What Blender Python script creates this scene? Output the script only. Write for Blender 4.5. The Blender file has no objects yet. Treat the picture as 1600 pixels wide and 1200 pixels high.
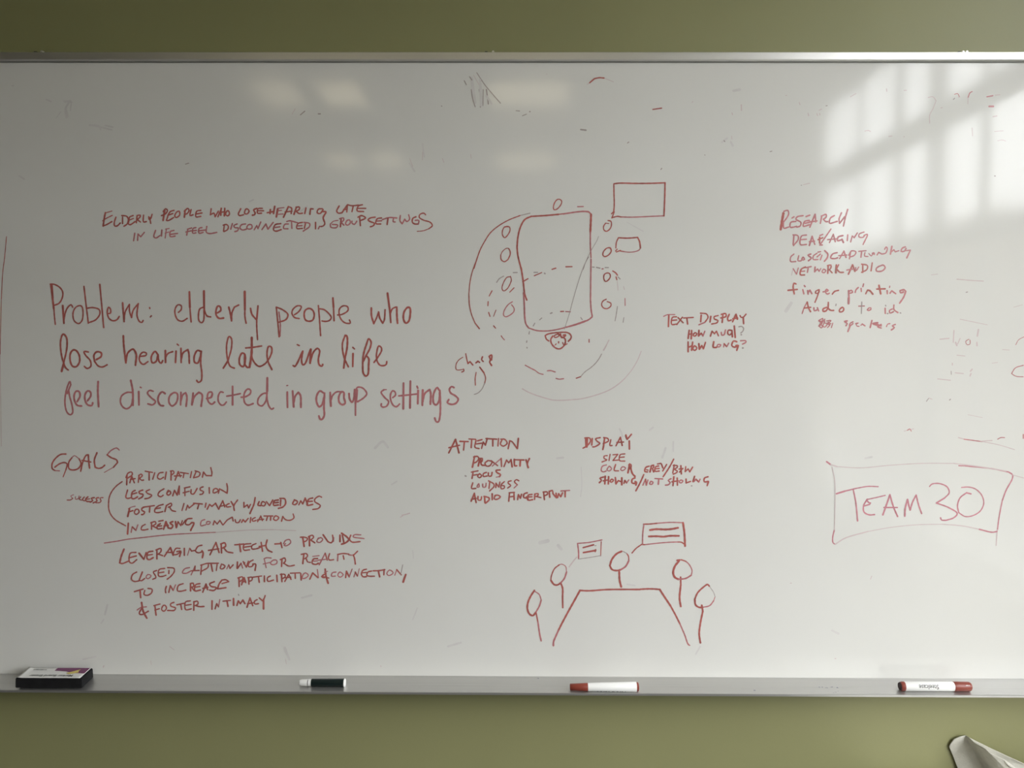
import bpy, bmesh, math, random
from mathutils import Vector, Matrix, noise
random.seed(7)
R = math.radians
scene = bpy.context.scene

# ------------------------------------------------------------------ camera, sky, exposure
CAM_Z, CAM_D, F = 1.55, 1.57, 1256.0           # the board's face is the plane y = 0
cam_data = bpy.data.cameras.new('camera')
cam_data.sensor_width = 36.0
cam_data.lens = 36.0 * F / 1600.0
cam_data.clip_start = 0.05
cam = bpy.data.objects.new('camera', cam_data)
scene.collection.objects.link(cam)
PITCH = math.atan(55.0 / F)
CAM_M = (Matrix.Translation((0, -CAM_D, CAM_Z)) @ Matrix.Rotation(R(0.37), 4, 'Z')
         @ Matrix.Rotation(R(90) - PITCH, 4, 'X') @ Matrix.Rotation(R(0.137), 4, 'Z'))
cam.matrix_world = CAM_M
scene.camera = cam

world = bpy.data.worlds.new('overcast_sky')
scene.world = world
world.use_nodes = True
wn = world.node_tree.nodes
wn['Background'].inputs[0].default_value = (0.975, 0.985, 1.0, 1)
wn['Background'].inputs[1].default_value = 11.0

scene.view_settings.view_transform = 'Standard'
scene.view_settings.look = 'None'
scene.view_settings.gamma = 1.0
scene.view_settings.use_curve_mapping = False
scene.view_settings.exposure = 0.48

def at(px, py, d=0.0):
    """point on the plane y = -d that the given photograph pixel looks at"""
    v = Vector(((px - 800.0) / F, -(py - 600.0) / F, -1.0))
    o = CAM_M.translation
    w = CAM_M.to_3x3() @ v
    t = (-d - o.y) / w.y
    return o + w * t

# ------------------------------------------------------------------ helpers
def link(o, parent=None):
    scene.collection.objects.link(o)
    if parent is not None:
        o.parent = parent
    return o

def obj(name, bm, mats, parent=None, smooth=False, recalc=True):
    if recalc:
        bmesh.ops.recalc_face_normals(bm, faces=bm.faces)
    me = bpy.data.meshes.new(name)
    bm.to_mesh(me); bm.free()
    if not isinstance(mats, (list, tuple)):
        mats = [mats]
    for m in mats:
        me.materials.append(m)
    if smooth:
        for p in me.polygons:
            p.use_smooth = True
    return link(bpy.data.objects.new(name, me), parent)

def thing(name, label, cat, loc, group=None, rotz=0.0):
    o = bpy.data.objects.new(name, None)
    o.empty_display_size = 0.05
    o.location = loc; o.rotation_euler = (0, 0, rotz)
    o['label'] = label; o['category'] = cat
    if group:
        o['group'] = group
    return link(o)

def box(bm, x0, x1, y0, y1, z0, z1, mat=0, bev=0.0):
    r = bmesh.ops.create_cube(bm, size=1.0)
    vs = r['verts']
    for v in vs:
        v.co = Vector(((x0 + x1) / 2 + v.co.x * (x1 - x0), (y0 + y1) / 2 + v.co.y * (y1 - y0), (z0 + z1) / 2 + v.co.z * (z1 - z0)))
    fs = list({f for v in vs for f in v.link_faces})
    for f in fs:
        f.material_index = mat
    if bev > 0:
        es = list({e for f in fs for e in f.edges})
        bmesh.ops.bevel(bm, geom=es, offset=bev, segments=2, profile=0.5, affect='EDGES')

def struct(name, x0, x1, y0, y1, z0, z1, m):
    bm = bmesh.new(); box(bm, x0, x1, y0, y1, z0, z1)
    o = obj(name, bm, m); o['kind'] = 'structure'
    return o

def profile(bm, pts, x0, x1, mat=0):
    """closed (y, z) outline extruded along x"""
    a = [bm.verts.new((x0, y, z)) for y, z in pts]
    b = [bm.verts.new((x1, y, z)) for y, z in pts]
    n = len(pts)
    for i in range(n):
        bm.faces.new((a[i], a[(i + 1) % n], b[(i + 1) % n], b[i])).material_index = mat
    bm.faces.new(a).material_index = mat
    bm.faces.new(b[::-1]).material_index = mat

def lathe_x(bm, prof, segs=32, mat=0):
    """(x, radius) outline turned about the x axis"""
    rings = []
    for x, r in prof:
        if r < 1e-6:
            rings.append([bm.verts.new((x, 0, 0))])
        else:
            rings.append([bm.verts.new((x, r * math.cos(2 * math.pi * k / segs), r * math.sin(2 * math.pi * k / segs))) for k in range(segs)])
    for a, b in zip(rings, rings[1:]):
        for k in range(segs):
            k2 = (k + 1) % segs
            if len(a) == 1 and len(b) == 1: continue
            if len(a) == 1: f = bm.faces.new((a[0], b[k], b[k2]))
            elif len(b) == 1: f = bm.faces.new((a[k], a[k2], b[0]))
            else: f = bm.faces.new((a[k], a[k2], b[k2], b[k]))
            f.material_index = mat

# ------------------------------------------------------------------ materials
def mat(name, color, rough=0.5, metal=0.0, spec=0.5, var=0.0, scale=8.0, bump=0.0, bscale=200.0, stretch=None, rvar=0.0):
    m = bpy.data.materials.new(name); m.use_nodes = True
    nt = m.node_tree; b = nt.nodes['Principled BSDF']
    b.inputs['Base Color'].default_value = (*color, 1)
    b.inputs['Roughness'].default_value = rough
    b.inputs['Metallic'].default_value = metal
    b.inputs['Specular IOR Level'].default_value = spec
    tc = nt.nodes.new('ShaderNodeTexCoord')
    src = tc.outputs['Object']
    if stretch:
        mp = nt.nodes.new('ShaderNodeMapping'); mp.inputs['Scale'].default_value = stretch
        nt.links.new(src, mp.inputs['Vector']); src = mp.outputs['Vector']
    if var > 0 or rvar > 0:
        n = nt.nodes.new('ShaderNodeTexNoise'); n.inputs['Scale'].default_value = scale; n.inputs['Detail'].default_value = 5
        nt.links.new(src, n.inputs['Vector'])
        if var > 0:
            mr = nt.nodes.new('ShaderNodeMapRange'); mr.inputs[1].default_value = 0.3; mr.inputs[2].default_value = 0.7
            mr.inputs[3].default_value = 1 - var; mr.inputs[4].default_value = 1 + var
            nt.links.new(n.outputs['Fac'], mr.inputs[0])
            mx = nt.nodes.new('ShaderNodeVectorMath'); mx.operation = 'SCALE'
            mx.inputs[0].default_value = color
            nt.links.new(mr.outputs[0], mx.inputs['Scale'])
            nt.links.new(mx.outputs[0], b.inputs['Base Color'])
        if rvar > 0:
            mr = nt.nodes.new('ShaderNodeMapRange'); mr.inputs[1].default_value = 0.3; mr.inputs[2].default_value = 0.7
            mr.inputs[3].default_value = rough - rvar; mr.inputs[4].default_value = rough + rvar
            nt.links.new(n.outputs['Fac'], mr.inputs[0]); nt.links.new(mr.outputs[0], b.inputs['Roughness'])
    if bump > 0:
        n2 = nt.nodes.new('ShaderNodeTexNoise'); n2.inputs['Scale'].default_value = bscale; n2.inputs['Detail'].default_value = 3
        nt.links.new(src, n2.inputs['Vector'])
        bp = nt.nodes.new('ShaderNodeBump'); bp.inputs['Strength'].default_value = bump; bp.inputs['Distance'].default_value = 0.001
        nt.links.new(n2.outputs['Fac'], bp.inputs['Height']); nt.links.new(bp.outputs[0], b.inputs['Normal'])
    return m

def emit(name, color, strength):
    m = bpy.data.materials.new(name); m.use_nodes = True
    b = m.node_tree.nodes['Principled BSDF']
    b.inputs['Base Color'].default_value = (*color, 1)
    b.inputs['Emission Color'].default_value = (*color, 1)
    b.inputs['Emission Strength'].default_value = strength
    return m

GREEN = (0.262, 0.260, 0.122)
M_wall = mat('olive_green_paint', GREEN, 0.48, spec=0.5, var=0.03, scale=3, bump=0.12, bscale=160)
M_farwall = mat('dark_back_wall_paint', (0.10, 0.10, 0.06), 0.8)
M_ceiling = mat('ceiling_paint', (0.66, 0.61, 0.46), 0.9, spec=0.1, var=0.03)
M_floor = mat('grey_carpet', (0.11, 0.105, 0.10), 0.95, spec=0.1, var=0.15, scale=60, bump=0.5)
M_trim = mat('painted_trim', (0.55, 0.54, 0.50), 0.5)
M_board = mat('enamel_white', (0.727, 0.723, 0.69), 0.085, spec=0.35, var=0.012, scale=5, rvar=0.02)
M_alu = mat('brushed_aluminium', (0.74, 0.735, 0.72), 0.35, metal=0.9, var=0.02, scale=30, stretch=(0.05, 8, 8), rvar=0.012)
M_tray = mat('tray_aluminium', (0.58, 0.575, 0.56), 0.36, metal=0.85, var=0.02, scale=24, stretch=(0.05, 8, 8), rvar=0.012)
M_groove_cap = mat('groove_shade_and_cap_grey', (0.36, 0.36, 0.335), 0.5)  # grey of the painted groove shade, and of the tray end caps
M_darksteel = mat('dark_steel', (0.06, 0.055, 0.045), 0.5, metal=0.5)
M_zinc = mat('zinc_screw', (0.85, 0.84, 0.78), 0.3, metal=0.7)
M_ink = {
    'r': mat('red_ink', (0.43, 0.125, 0.110), 0.24, spec=0.4, var=0.22, scale=45),
    'p': mat('worn_red_ink', (0.50, 0.19, 0.20), 0.24, spec=0.4, var=0.16, scale=45),
    'f': mat('faded_pink_ink', (0.64, 0.53, 0.53), 0.2, spec=0.45, var=0.06, scale=50),
    'g': mat('grey_ink', (0.40, 0.345, 0.33), 0.24, spec=0.4, var=0.12, scale=45),
    'm': mat('magenta_pink_ink', (0.56, 0.235, 0.275), 0.24, spec=0.4, var=0.14, scale=45),
    's': mat('wiped_smear', (0.665, 0.645, 0.63), 0.16, spec=0.35, var=0.05, scale=40),
}
M_black = mat('black_foam', (0.012, 0.012, 0.013), 0.9, spec=0.2, var=0.2, scale=80, bump=0.5, bscale=900)
M_card = mat('white_card', (0.72, 0.72, 0.70), 0.5)
M_purple = mat('purple_print', (0.17, 0.035, 0.12), 0.45)
M_yellow = mat('yellow_print', (0.62, 0.50, 0.14), 0.45)
M_blacktext = mat('black_print', (0.03, 0.03, 0.03), 0.5)
M_white = mat('white_plastic', (0.86, 0.86, 0.84), 0.3)
M_redcap = mat('red_brown_plastic', (0.24, 0.045, 0.028), 0.38)
M_endshade = mat('end_shade_dark', (0.05, 0.025, 0.025), 0.6)  # painted dark tone for shadow and reflection beside the right marker
M_green = mat('dark_green_plastic', (0.006, 0.014, 0.014), 0.35)
M_cloth = mat('pale_cloth', (0.58, 0.565, 0.50), 0.85, spec=0.2, var=0.05, scale=120, bump=0.8, bscale=420)
M_desk = mat('desk_laminate', (0.66, 0.64, 0.58), 0.45)
M_lampframe = mat('lamp_frame_white', (0.7, 0.7, 0.7), 0.5)
M_lamp = emit('lamp_diffuser', (1.0, 0.88, 0.60), 3.3)
M_facade = mat('far_brick_facade', (0.17, 0.15, 0.125), 0.9, var=0.1, scale=2)
M_street = mat('street_asphalt', (0.15, 0.148, 0.14), 0.9, var=0.1, scale=2)
M_winframe = mat('window_frame_paint', (0.42, 0.42, 0.38), 0.5)
def glass():
    m = bpy.data.materials.new('window_glass'); m.use_nodes = True
    nt = m.node_tree; nt.nodes.clear()
    out = nt.nodes.new('ShaderNodeOutputMaterial'); mx = nt.nodes.new('ShaderNodeMixShader')
    t = nt.nodes.new('ShaderNodeBsdfTransparent'); t.inputs[0].default_value = (0.96, 0.965, 0.965, 1)
    g = nt.nodes.new('ShaderNodeBsdfGlossy'); g.inputs['Roughness'].default_value = 0.02
    lw = nt.nodes.new('ShaderNodeLayerWeight'); lw.inputs[0].default_value = 0.5
    pw = nt.nodes.new('ShaderNodeMath'); pw.operation = 'POWER'; pw.inputs[1].default_value = 5
    fr = nt.nodes.new('ShaderNodeMath'); fr.operation = 'MULTIPLY_ADD'; fr.inputs[1].default_value = 0.9; fr.inputs[2].default_value = 0.04
    nt.links.new(lw.outputs['Facing'], pw.inputs[0]); nt.links.new(pw.outputs[0], fr.inputs[0])
    nt.links.new(fr.outputs[0], mx.inputs[0]); nt.links.new(t.outputs[0], mx.inputs[1]); nt.links.new(g.outputs[0], mx.inputs[2])
    nt.links.new(mx.outputs[0], out.inputs[0])
    return m
M_glass = glass()

# ------------------------------------------------------------------ the room
XL, XR, YB, YW, ZC = -4.4, 1.55, -7.0, 0.016, 3.0
struct('floor', XL - .2, XR + .25, YB - .2, YW + .2, -0.1, 0.0, M_floor)
struct('ceiling', XL - .2, XR + .25, YB - .2, YW + .2, ZC, ZC + 0.1, M_ceiling)
struct('wall_front', XL - .2, XR + .25, YW, YW + 0.2, 0.0, ZC, M_wall)
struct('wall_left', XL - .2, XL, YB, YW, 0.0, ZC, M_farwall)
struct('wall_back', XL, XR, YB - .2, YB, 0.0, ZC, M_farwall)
struct('baseboard_front', XL, XR, YW - 0.014, YW, 0.0, 0.11, M_trim)
# right wall: pierced by two tall windows; (near edge, far edge) measured as distance from the board
WZ0, WZ1 = 0.80, 2.81
wins = [(0.40, 2.70)]
bm = bmesh.new()
TW = 0.07
edges = [-YW] + [v for w in wins for v in w] + [-YB]
for a, b in zip(edges[0::2], edges[1::2]):
    box(bm, XR, XR + TW, -b, -a, 0.0, ZC)
for a, b in wins:
    box(bm, XR, XR + TW, -b, -a, 0.0, WZ0)
    box(bm, XR, XR + TW, -b, -a, WZ1, ZC)
o = obj('wall_right', bm, M_wall); o['kind'] = 'structure'
# mullion: (distance from board, width); transoms: (centre height, thickness)
for wi, (a, b) in enumerate(wins):
    bm = bmesh.new()
    x0, x1 = XR + 0.004, XR + 0.024
    box(bm, x0, x1, -b, -a, WZ1 - 0.05, WZ1); box(bm, x0, x1, -b, -a, WZ0, WZ0 + 0.05)
    box(bm, x0, x1, -a - 0.05, -a, WZ0, WZ1); box(bm, x0, x1, -b, -b + 0.05, WZ0, WZ1)
    k = 0.0
    for d, w in ((.75, .04), (1.16, .03), (1.475, .105), (1.78, .05), (2.16, .015)):
        box(bm, x0, x1, -(d + k) - w / 2, -(d + k) + w / 2, WZ0, WZ1)
    box(bm, x0 - .003, x1, -b, -a, 2.355, 2.455)
    box(bm, x0 - .003, x1, -b, -a, 1.92, 1.98)
    f = obj('window_%d' % (wi + 1), bm, M_winframe); f['kind'] = 'structure'
    bm = bmesh.new(); box(bm, XR + 0.010, XR + 0.016, -b + .02, -a - .02, WZ0 + .02, WZ1 - .02)
    obj('pane', bm, M_glass, f)
    bm = bmesh.new(); box(bm, XR - 0.06, XR + 0.1, -b - .03, -a + .03, WZ0 - 0.03, WZ0)
    obj('window_sill', bm, M_trim, f)
    ld = bpy.data.lights.new('window_portal', 'AREA'); ld.shape = 'RECTANGLE'
    ld.size, ld.size_y = b - a, WZ1 - WZ0
    ld.cycles.is_portal = True
    lo = link(bpy.data.objects.new('window_portal', ld))
    lo.matrix_world = Matrix.Translation((XR + TW + 0.02, -(a + b) / 2, (WZ0 + WZ1) / 2)) @ Matrix.Rotation(R(90), 4, 'Y') @ Matrix.Rotation(R(90), 4, 'Z')
# outside: street, and an unseen building added across it to block low sky
struct('street_ground', XR + 0.3, 60, -40, 40, -3.6, -3.5, M_street)
bd = thing('building', 'unseen brown brick building added across the street to block the low sky', 'building', (17, -4, -3.5))
bm = bmesh.new(); box(bm, 0, 6, -22, 22, 0, 6.6); obj('facade', bm, M_facade, bd)
bm = bmesh.new(); box(bm, -0.2, 0.2, -22, 22, 6.6, 6.8); obj('cornice', bm, M_trim, bd)
bm = bmesh.new(); box(bm, 0, 8, -72, -22.5, 0, 9.9); obj('facade', bm, M_facade, bd)  # taller stretch added to keep bright sky out of the board's lower reflection
bm = bmesh.new(); box(bm, -0.2, 0.2, -72, -22.5, 9.9, 10.1); obj('cornice', bm, M_facade, bd)

# ceiling lamps (seen as soft reflections in the board)
LG = 'square ceiling light panels'
for i, (lx, ly) in enumerate([(-1.345, -3.0), (-.985, -3.0), (0.06, -3.0), (-1.345, -4.6), (-.985, -4.6), (0.06, -4.6)]):
    w = 0.15 if i in (0, 1, 3, 4) else 0.25
    t = thing('ceiling_light', '%s ceiling light panel in the %s row, reflected in the board' % (('leftmost', 'middle', 'rightmost')[i % 3], ('near', 'far')[i // 3]), 'ceiling light', (lx, ly, ZC), LG)
    bm = bmesh.new()
    for (x0, x1, y0, y1) in ((-w, w, -.25, -.22), (-w, w, .22, .25), (-w, -w + .03, -.22, .22), (w - .03, w, -.22, .22)):
        box(bm, x0, x1, y0, y1, -0.03, 0.0)
    obj('lamp_frame', bm, M_lampframe, t)
    bm = bmesh.new(); box(bm, -w + .03, w - .03, -.22, .22, -0.02, -0.004); obj('diffuser', bm, M_lamp, t)

# ------------------------------------------------------------------ the whiteboard
BX0, BX1 = -1.17, 1.27
zt = at(800, 97).z                     # upper edge of the writing surface
zb = at(800, 1056.5, 0.0).z                    # where the tray meets the surface
WB = thing('whiteboard', 'wide aluminium framed whiteboard covered in red marker notes and drawings', 'whiteboard', (0, 0, 0))
bm = bmesh.new(); box(bm, BX0, BX1, 0.0, 0.012, zb - 0.01, zt + 0.012); surf = obj('writing_surface', bm, M_board, WB)
fh = at(800, 81, 0.009).z              # top of the frame front
bm = bmesh.new()
profile(bm, [(0.0155, zt + .0002), (-0.0055, zt + .0002), (-0.009, zt + .0022), (-0.009, fh - .001), (-0.0075, fh), (0.0155, fh)], BX0 - .012, BX1 + .012)
obj('frame_rail', bm, M_alu, WB)
for s, X in ((-1, BX0), (1, BX1)):
    bm = bmesh.new(); box(bm, min(X, X + s * .018), max(X, X + s * .018), -0.008, 0.0155, zb - .01, zt + .003, bev=0.001); obj('frame_stile', bm, M_alu, WB)
bm = bmesh.new(); box(bm, BX0, BX1, -0.0006, -0.0001, zt - 0.0016, zt + 0.0006); obj('groove_shade_strip', bm, M_groove_cap, WB)  # thin grey strip that paints the shade in the groove below the rail
for px in (62, 765, 1503):
    c = at(px, 79, 0.0)
    bm = bmesh.new()
    box(bm, c.x - .010, c.x + .014, -0.002, 0.015, fh - .001, fh + .0014)
    box(bm, c.x - .009, c.x - .004, -0.004, 0.002, fh, fh + .003)
    cl = obj('mounting_clip', bm, M_darksteel, WB)
    bm = bmesh.new()
    bmesh.ops.create_cone(bm, cap_ends=True, segments=16, radius1=.0032, radius2=.0022, depth=.006, matrix=Matrix.Translation((c.x + .007, -0.003, fh + .0015)) @ Matrix.Rotation(R(90), 4, 'X'))
    if px > 1400:
        bmesh.ops.create_cone(bm, cap_ends=True, segments=16, radius1=.0034, radius2=.0022, depth=.006, matrix=Matrix.Translation((c.x + .0, -0.003, fh + .001)) @ Matrix.Rotation(R(90), 4, 'X'))
    obj('screw', bm, M_zinc, cl)

# tray
TD = 0.056
zr = at(800, 1070.5, .0285).z; zf = at(800, 1082, .0545).z - .0006
tp = [(0.0155, zb), (-0.0008, zb), (-0.004, zb - .0012), (-0.0265, zr - .0002), (-0.0280, zr + .0006), (-0.0292, zr + .0006), (-0.0345, zr - .0007), (-0.052, zf - .0002),
      (-0.0545, zf + .0006), (-0.0555, zf + .0008), (-0.0565, zf + .0002), (-0.0565, zf - .0036), (-0.050, zf - .0048), (-0.012, zf - .0105), (0.0155, zf - .0125)]
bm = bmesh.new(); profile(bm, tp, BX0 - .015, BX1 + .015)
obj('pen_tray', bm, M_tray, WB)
for s, X in ((-1, BX0 - .015), (1, BX1 + .015)):
    bm = bmesh.new(); box(bm, min(X, X + s * .006), max(X, X + s * .006), -0.057, 0.0155, zf - .012, zb + .004, bev=0.001); obj('tray_end_cap', bm, M_groove_cap, WB)
# small ink spots and dust left on the tray
bm = bmesh.new()
rr = random.Random(3)
spots = [(841, 1060, .010, 1.0, .0014), (1179, 1079, .044, 1, .0016)] + [(1302 + rr.random() * 12, 1080 + rr.random() * 3, 0, 1, .0007) for _ in range(4)]
spots += [(1275 + rr.random() * 38, 1073.5 + rr.random() * 2, 0, 1, .0006 + rr.random() * .0006) for _ in range(12)]
def tray_point(px, py):
    # intersect the pixel's ray with the tray's upper profile
    o = CAM_M.translation; w = (at(px, py) - o)
    for (y0, z0), (y1, z1) in zip(tp[1:9], tp[2:10]):
        n = 40
        for k in range(n + 1):
            y = y0 + (y1 - y0) * k / n; z = z0 + (z1 - z0) * k / n
            t = (y - o.y) / w.y; p = o + w * t
            if abs(p.z - z) < 0.0003: return Vector((p.x, y, z))
    return Vector((at(px, py, .03).x, -0.02, zr + .002))
for px, py, _, _, r in spots:
    p = tray_point(px, py)
    bmesh.ops.create_circle(bm, cap_ends=True, segments=8, radius=r, matrix=Matrix.Translation(p + Vector((0, -.0001, .00025))) @ Matrix.Diagonal((1.3, 1, 1, 1)))
obj('ink_spots', bm, mat('blue_grey_ink_spot', (0.10, 0.10, 0.2), 0.5), WB, recalc=False)['kind'] = 'stuff'

# ------------------------------------------------------------------ marker ink: every stroke is a thin raised ribbon on the surface
PXM = CAM_D / F
def smooth_pts(P):
    if len(P) < 3:
        return P
    out = []
    n = len(P)
    closed = (P[0] - P[-1]).length < 0.3
    for i in range(n - 1):
        p1, p2 = P[i], P[i + 1]
        p0 = P[i - 1] if i > 0 else (P[-2] if closed else p1 * 2 - p2)
        p3 = P[i + 2] if i + 2 < n else (P[1] if closed else p2 * 2 - p1)
        steps = max(2, min(9, int((p2 - p1).length / 1.8)))
        # centripetal Catmull-Rom
        t0 = 0.0
        t1 = t0 + max(1e-3, (p1 - p0).length ** .5); t2 = t1 + max(1e-3, (p2 - p1).length ** .5); t3 = t2 + max(1e-3, (p3 - p2).length ** .5)
        for k in range(steps):
            t = t1 + (t2 - t1) * k / steps
            A1 = p0 * ((t1 - t) / (t1 - t0)) + p1 * ((t - t0) / (t1 - t0))
            A2 = p1 * ((t2 - t) / (t2 - t1)) + p2 * ((t - t1) / (t2 - t1))
            A3 = p2 * ((t3 - t) / (t3 - t2)) + p3 * ((t - t2) / (t3 - t2))
            B1 = A1 * ((t2 - t) / (t2 - t0)) + A2 * ((t - t0) / (t2 - t0))
            B2 = A2 * ((t3 - t) / (t3 - t1)) + A3 * ((t - t1) / (t3 - t1))
            out.append(B1 * ((t2 - t) / (t2 - t1)) + B2 * ((t - t1) / (t2 - t1)))
    out.append(P[-1])
    return out

INK_SCALE = 0.79
def add_stroke(bm, pix, w, mi, zoff):
    P = smooth_pts([Vector(p) for p in pix])
    Q = [P[0]]
    for p in P[1:]:
        if (p - Q[-1]).length > 0.25: Q.append(p)
    if len(Q) == 1:
        Q.append(Q[0] + Vector((0.4, 0.0)))
    W = [at(p.x, p.y) for p in Q]
    V = [Vector((p.x, p.z)) for p in W]
    h = w * INK_SCALE * PXM / 2
    y = -zoff
    n = len(V)
    tang = []
    for i in range(n):
        a = V[max(0, i - 1)]; b = V[min(n - 1, i + 1)]
        t = b - a
        tang.append(t.normalized() if t.length > 1e-9 else Vector((1, 0)))
    L = []; Rr = []
    for i in range(n):
        nn = Vector((-tang[i].y, tang[i].x))
        hh = h * (1 + 0.09 * math.sin(i * 1.7 + V[0].x * 90))
        a = V[i] + nn * hh; b = V[i] - nn * hh; y = -(zoff + 0.00004 * i / n)
        L.append(bm.verts.new((a.x, y, a.y))); Rr.append(bm.verts.new((b.x, y, b.y)))
    for i in range(n - 1):
        f = bm.faces.new((L[i], Rr[i], Rr[i + 1], L[i + 1])); f.material_index = mi
    for i, s, e in ((0, 1, (L, Rr)), (n - 1, -1, (Rr, L))):
        t = tang[i]; nn = Vector((-t.y, t.x)) * s; y = -(zoff + 0.00004 * i / n)
        ring = [e[0][i]]
        for k in range(1, 5):
            a = math.pi * k / 5
            q = V[i] + nn * h * math.cos(a) - t * s * h * math.sin(a)
            ring.append(bm.verts.new((q.x, y, q.y)))
        ring.append(e[1][i])
        f = bm.faces.new(ring); f.material_index = mi

def words_of(lab):
    """the words that a written line's label quotes, one per piece of writing"""
    if ' reading ' not in lab: return None
    t = lab.split(' reading ')[1]
    for a, b in WORD_FIX: t = t.replace(a, b)
    return t.split()

WORD_FIX = [(' at the lower left', ''), (' under Attention', ''), (' with a dot before it', ''), (' at the right', ''), ('with loved', 'with_loved'), ('grey slash b and w', 'grey_slash_b_and_w'),
            ('deaf slash aging', 'deaf_slash_aging'), ('Leveraging AR tech to', 'Leveraging AR tech to'), ('showing slash not showing', 'showing_slash_not showing'),
            (' beside a drawn parenthesis', ''), ('participation and connection', 'participation_and connection'), ('and foster', 'and foster')]

def build_ink(text):
    keys = 'rpfgsm'
    part = None; org = None; cnt = 0
    strokes = []
    def emit_part(name, label, sts):
        bm = bmesh.new()
        for pts, w, k, z in sts:
            add_stroke(bm, pts, w, keys.index(k), z)
        for f in bm.faces:
            f.normal_update()
            if f.normal.y > 0: f.normal_flip()
        used = sorted({f.material_index for f in bm.faces})
        remap = {u: i for i, u in enumerate(used)}
        for f in bm.faces: f.material_index = remap[f.material_index]
        o = obj(name, bm, [M_ink[keys[u]] for u in used], WB, recalc=False)
        if label: o['label'] = label
        if name in ('erased_marks', 'drawn_dashes', 'erased_smears'): o['kind'] = 'stuff'
    def flush():
        if not part: return
        ws = words_of(part[1]) if part[0] == 'handwriting' else None
        if not ws or len(ws) == 1 or part[1].startswith('small red handwritten word') :
            emit_part('handwritten_word' if ws else part[0], part[1], strokes); return
        fixed = next((v for k2, v in CUTS.items() if k2 in part[1] and len(v) == len(ws) - 1), None)
        if fixed:
            groups = [[] for _ in ws]
            for st in strokes:
                m = (min(p[0] for p in st[0]) + max(p[0] for p in st[0])) / 2
                groups[sum(m > c for c in fixed)].append(st)
            side = part[1].split(' handwritten ')[0]
            for wd, g in zip(ws, groups):
                emit_part('handwritten_word', '%s handwritten %s' % (side, wd.replace('_', ' ')), g)
            return
        iv = sorted(((min(p[0] for p in st[0]), max(p[0] for p in st[0]), st) for st in strokes), key=lambda q: q[0])
        cl = [[iv[0][0], iv[0][1], [iv[0][2]]]]
        for a, b, st in iv[1:]:
            if a <= cl[-1][1]: cl[-1][1] = max(cl[-1][1], b); cl[-1][2].append(st)
            else: cl.append([a, b, [st]])
        gaps = sorted(((cl[i + 1][0] - cl[i][1], i) for i in range(len(cl) - 1)), reverse=True)
        cut = sorted(i for g, i in gaps[:len(ws) - 1])
        if DEBUG_INK:
            print('INK', part[1], len(ws), [(round(g, 1), round(cl[i][1])) for g, i in gaps[:len(ws) + 1]])
        n = 0
        groups = [[]]
        for i, c in enumerate(cl):
            groups[-1] += c[2]
            if i in cut: groups.append([])
        side = part[1].split(' handwritten ')[0]
        for wd, g in zip(ws, groups):
            emit_part('handwritten_word', '%s handwritten %s' % (side, wd.replace('_', ' ')), g)
    for line in text.strip().splitlines():
        line = line.strip()
        if not line: continue
        if line[0] == '#':
            flush()
            nm, lab, cr, df = [s.strip() for s in line[1:].split('|')]
            part = (nm, lab); strokes = []
            org = [float(v) for v in cr.split()]
            dk, dw = df[0], float(df[1:])
            continue
        if line[0] == '@':
            org = [float(v) for v in line[1:].split()]
            continue
        for st in line.split(';'):
            tk = st.split()
            if not tk: continue
            k, w = dk, dw
            if tk[0][0] in 'wrpfgsm':
                if tk[0][0] != 'w': k = tk[0][0]
                w = float(tk[0][1:]); tk = tk[1:]
            pts = []
            for t in tk:
                a, b = t.split(',')
                pts.append((org[0] + float(a) / org[2], org[1] + float(b) / org[2]))
            cnt += 1
            strokes.append((pts, w, k, 0.00010 + 0.00005 * (cnt % 6)))
    flush()

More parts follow.
